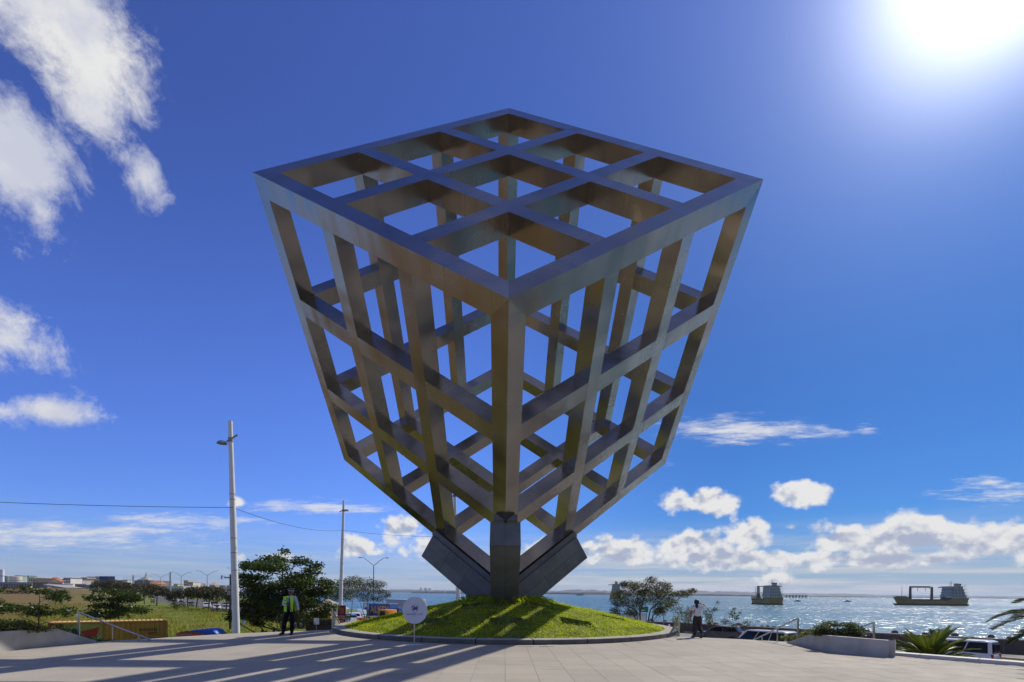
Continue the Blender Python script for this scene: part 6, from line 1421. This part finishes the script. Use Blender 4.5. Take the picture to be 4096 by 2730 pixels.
    if gantry:
        (xa, wa, ha, _), (xb, wb_, hb_, _) = cranes; zt = m0 + ha
        MB().box((min(xa, xb) - .3, -.5 * s, zt - .75 * s), (max(xa, xb) + .3, .5 * s, zt - .1 * s)).build('gantry_beam', m_crane, o); MB().box((min(xa, xb) + 1.2, -.35 * s, zt - .1 * s), (max(xa, xb) - 1.2, .35 * s, zt + .4 * s)).build('jib', m_crane, o)
        for t in (.3, .66):
            xm = xa + (xb - xa) * t; MB().cyl((xm, 0, zt - .75 * s), (xm, 0, zt - 3.2 * s), .16 * s, n=6).build('hook_block', m_crane2, o)
        for xx, sg_ in ((min(xa, xb), 1), (max(xa, xb), -1)): MB().tube([(xx + sg_ * .4, 0, zt - 2.4 * s), (xx + sg_ * 2.2, 0, zt - .8 * s)], .1 * s, 5).build('brace', m_crane, o)
    return o
YA = 372.0; a0, a1 = at(3868, 2422, YA), at(3590, 2418, YA); LA = a0.x - a1.x
ship('cargo_ship', (a0.x - .5, YA, SEA), math.pi, LA, 9.5, (1.3, 3.8, 6.2, 5.6), 'yellow cargo ship with a bridge-like gantry crane on deck, farthest from the cube', (LA * .07, LA * .31, 8.6, m_supw), [(LA * .50, 1.3, 10.0, m_crane), (LA * .81, 1.3, 10.4, m_crane)], 1.0, True)
YB = 352.0; b0 = at(3110, 2424, YB - 9)
ship('cargo_ship', (b0.x, YB - 9, SEA), rad(95), 28, 10.5, (.9, 3.0, 5.2, 5.0), 'yellow cargo ship seen from astern with two cream cranes', (2, 9, 8.2, m_sup), [(15, 1.7, 10.2, m_crane2), (22.5, 1.7, 10.2, m_crane2)], 1.0)
YC = 640.0; c0 = at(2462, 2396, YC)
ship('cargo_ship', (c0.x + 1, YC, SEA), rad(82), 42, 13, (.9, 3.8, 6.5, 7.0), 'small distant cargo ship half hidden by the spreading tree', (3, 12, 12, m_supw), [(22, 3, 14, m_crane2), (33, 3, 14, m_crane2)], 1.2)
# outrigger boats far out
for x, y, lab in ((3190, 2407, 'tiny dark boat right of the stern-on cargo ship'), (3390, 2408, 'tiny dark boat between the two yellow cargo ships'), (2320, 2383, 'tiny dark boat beyond the mound'), (2030, 2386, 'tiny speck of a boat behind the concrete cradle')):
    p = gz(x, y, SEA); o = empty('small_boat', p, .2, lab, 'boat', 'tiny boats far out'); s = p.y / 300
    MB().xz([(-2.2, .35), (-1.8, 0), (1.8, 0), (2.6, .6), (-2.2, .5)], -.35, .35, Matrix.Scale(s, 4)).build('hull', m_deck, o); MB().box((-.6 * s, -.25 * s, .45 * s), (.5 * s, .25 * s, .9 * s)).build('cabin', m_crane, o)
# breakwater with small buildings
bw0, bw1 = at(1645, 2372, 2400), at(1990, 2374, 2400); bw = empty('breakwater', (bw0.x, 2400, SEA), 0, 'long dark breakwater with tiny buildings on the horizon', 'breakwater'); Lb = bw1.x - bw0.x
MB().add([(0, -6, -1), (Lb, -6, -1), (Lb, 8, -1), (0, 8, -1), (4, -3, 4.2), (Lb, -3, 4.2), (Lb, 5, 4.2), (4, 5, 4.2)], [(0, 1, 5, 4), (1, 2, 6, 5), (2, 3, 7, 6), (3, 0, 4, 7), (4, 5, 6, 7)]).build('mole', mat('mole_stone', (.10, .10, .095), .9, var=.3, vscale=.05), bw)
for x, w, h_, c_m in ((62, 14, 5, m_sup), (70, 8, 9, m_supw), (120, 26, 5, m_grey), (160, 4, 16, m_white), (180, 30, 4, m_grey), (230, 22, 5, m_supw), (285, 18, 6, m_sup), (330, 14, 5, m_supw)):
    MB().box((x, -1, 4.2), (x + w, 4, 4.2 + h_)).build('shed', c_m, bw)
jt = at(3142, 2390, 1400); jo = empty('jetty', (jt.x, 1400, SEA), 0, 'low dark jetty on piles beside the stern-on ship', 'jetty')
MB().box((0, 0, 6.0), (62, 4, 7.0)).build('deck', m_deck, jo)
for k in range(7): MB().box((2 + k * 9, 0, -1), (5 + k * 9, 3, 6.0)).build('pile', m_deck, jo)
# far shore: low wooded land and hills behind
def ridge(name, pts, m_, label, seed):
    """pts: (px x, depth, height above the sea)"""
    rg = random.Random(seed); fr_, tp_, bk_ = [], [], []
    P = []
    for (xa, Ya, ha), (xb, Yb, hb) in zip(pts, pts[1:]):
        n = 40
        for i in range(n): t = i / n; P.append((xa + (xb - xa) * t, Ya + (Yb - Ya) * t, ha + (hb - ha) * t))
    P.append(pts[-1]); hgt = 0
    for x, Y, h in P:
        d = ray(x, 2385); X = d.x / d.y * Y; hgt = .7 * hgt + .3 * rg.uniform(-1, 1); hh = h * (1 + .45 * hgt)
        fr_.append((X, Y, SEA - 1)); tp_.append((X, Y + h * 2, SEA + max(1, hh))); bk_.append((X, Y + h * 6 + 60, SEA - 1))
    vs = fr_ + tp_ + bk_; n = len(P); fs = []
    for i in range(n - 1): fs += [(i, i + 1, n + i + 1, n + i), (n + i, n + i + 1, 2 * n + i + 1, 2 * n + i)]
    o = MB().add(vs, fs).build(name, m_); tag(o, label, None, None, 'structure'); return o
m_sh = mat('wooded_shore', (.035, .042, .032), .95, var=.35, vscale=.02); m_hl = mat('far_hill', (.05, .06, .06), .95, var=.2, vscale=.004)
ridge('far_shore', [(900, 5200, 14), (1640, 4600, 14), (2338, 2600, 11), (3180, 2200, 5), (3600, 2300, 4), (4096, 2300, 4), (5200, 2300, 4)], m_sh, 'low dark wooded shore across the water', 3)
ridge('hills', [(900, 7400, 36), (1640, 7000, 34), (2338, 6200, 46), (2600, 6000, 52), (3000, 6000, 38), (3600, 6800, 24), (4300, 7400, 24), (5200, 7600, 30)], m_hl, 'hazy hills behind the far shore', 4)
for i, (x, y, w) in enumerate(((1683, 2353, 7), (1702, 2353, 11), (1718, 2354, 9))):
    p = at(x, y, 5000); tag(MB().box((-w * 1.25, 0, 0), (w * 1.25, 20, p.z - SEA)).build('far_tower', mat('far_block', (.35, .37, .42), .8, var=.1, vscale=.05), None, None, (p.x, 5000, SEA)), ['small pale block on the far shore, left of three', 'widest pale block on the far shore, middle of three', 'pale block on the far shore, right of three'][i], 'building', 'pale blocks on the far shore')
# ------------------------------------------------------------------ sea haze
m_hz = bpy.data.materials.new('haze_air'); m_hz.use_nodes = True; nt = m_hz.node_tree; nt.nodes.remove(nt.nodes['Principled BSDF'])
pv = nt.nodes.new('ShaderNodeVolumePrincipled'); pv.inputs['Color'].default_value = (.80, .88, 1, 1); pv.inputs['Density'].default_value = 9e-5; pv.inputs['Anisotropy'].default_value = 0.2
nt.links.new(pv.outputs[0], nt.nodes['Material Output'].inputs['Volume'])
hzb = MB().box((-15000, -1500, -6.5), (17000, 23000, 75)).build('haze', m_hz); tag(hzb, 'thin pale haze over the water and the far shore', None, None, 'stuff')
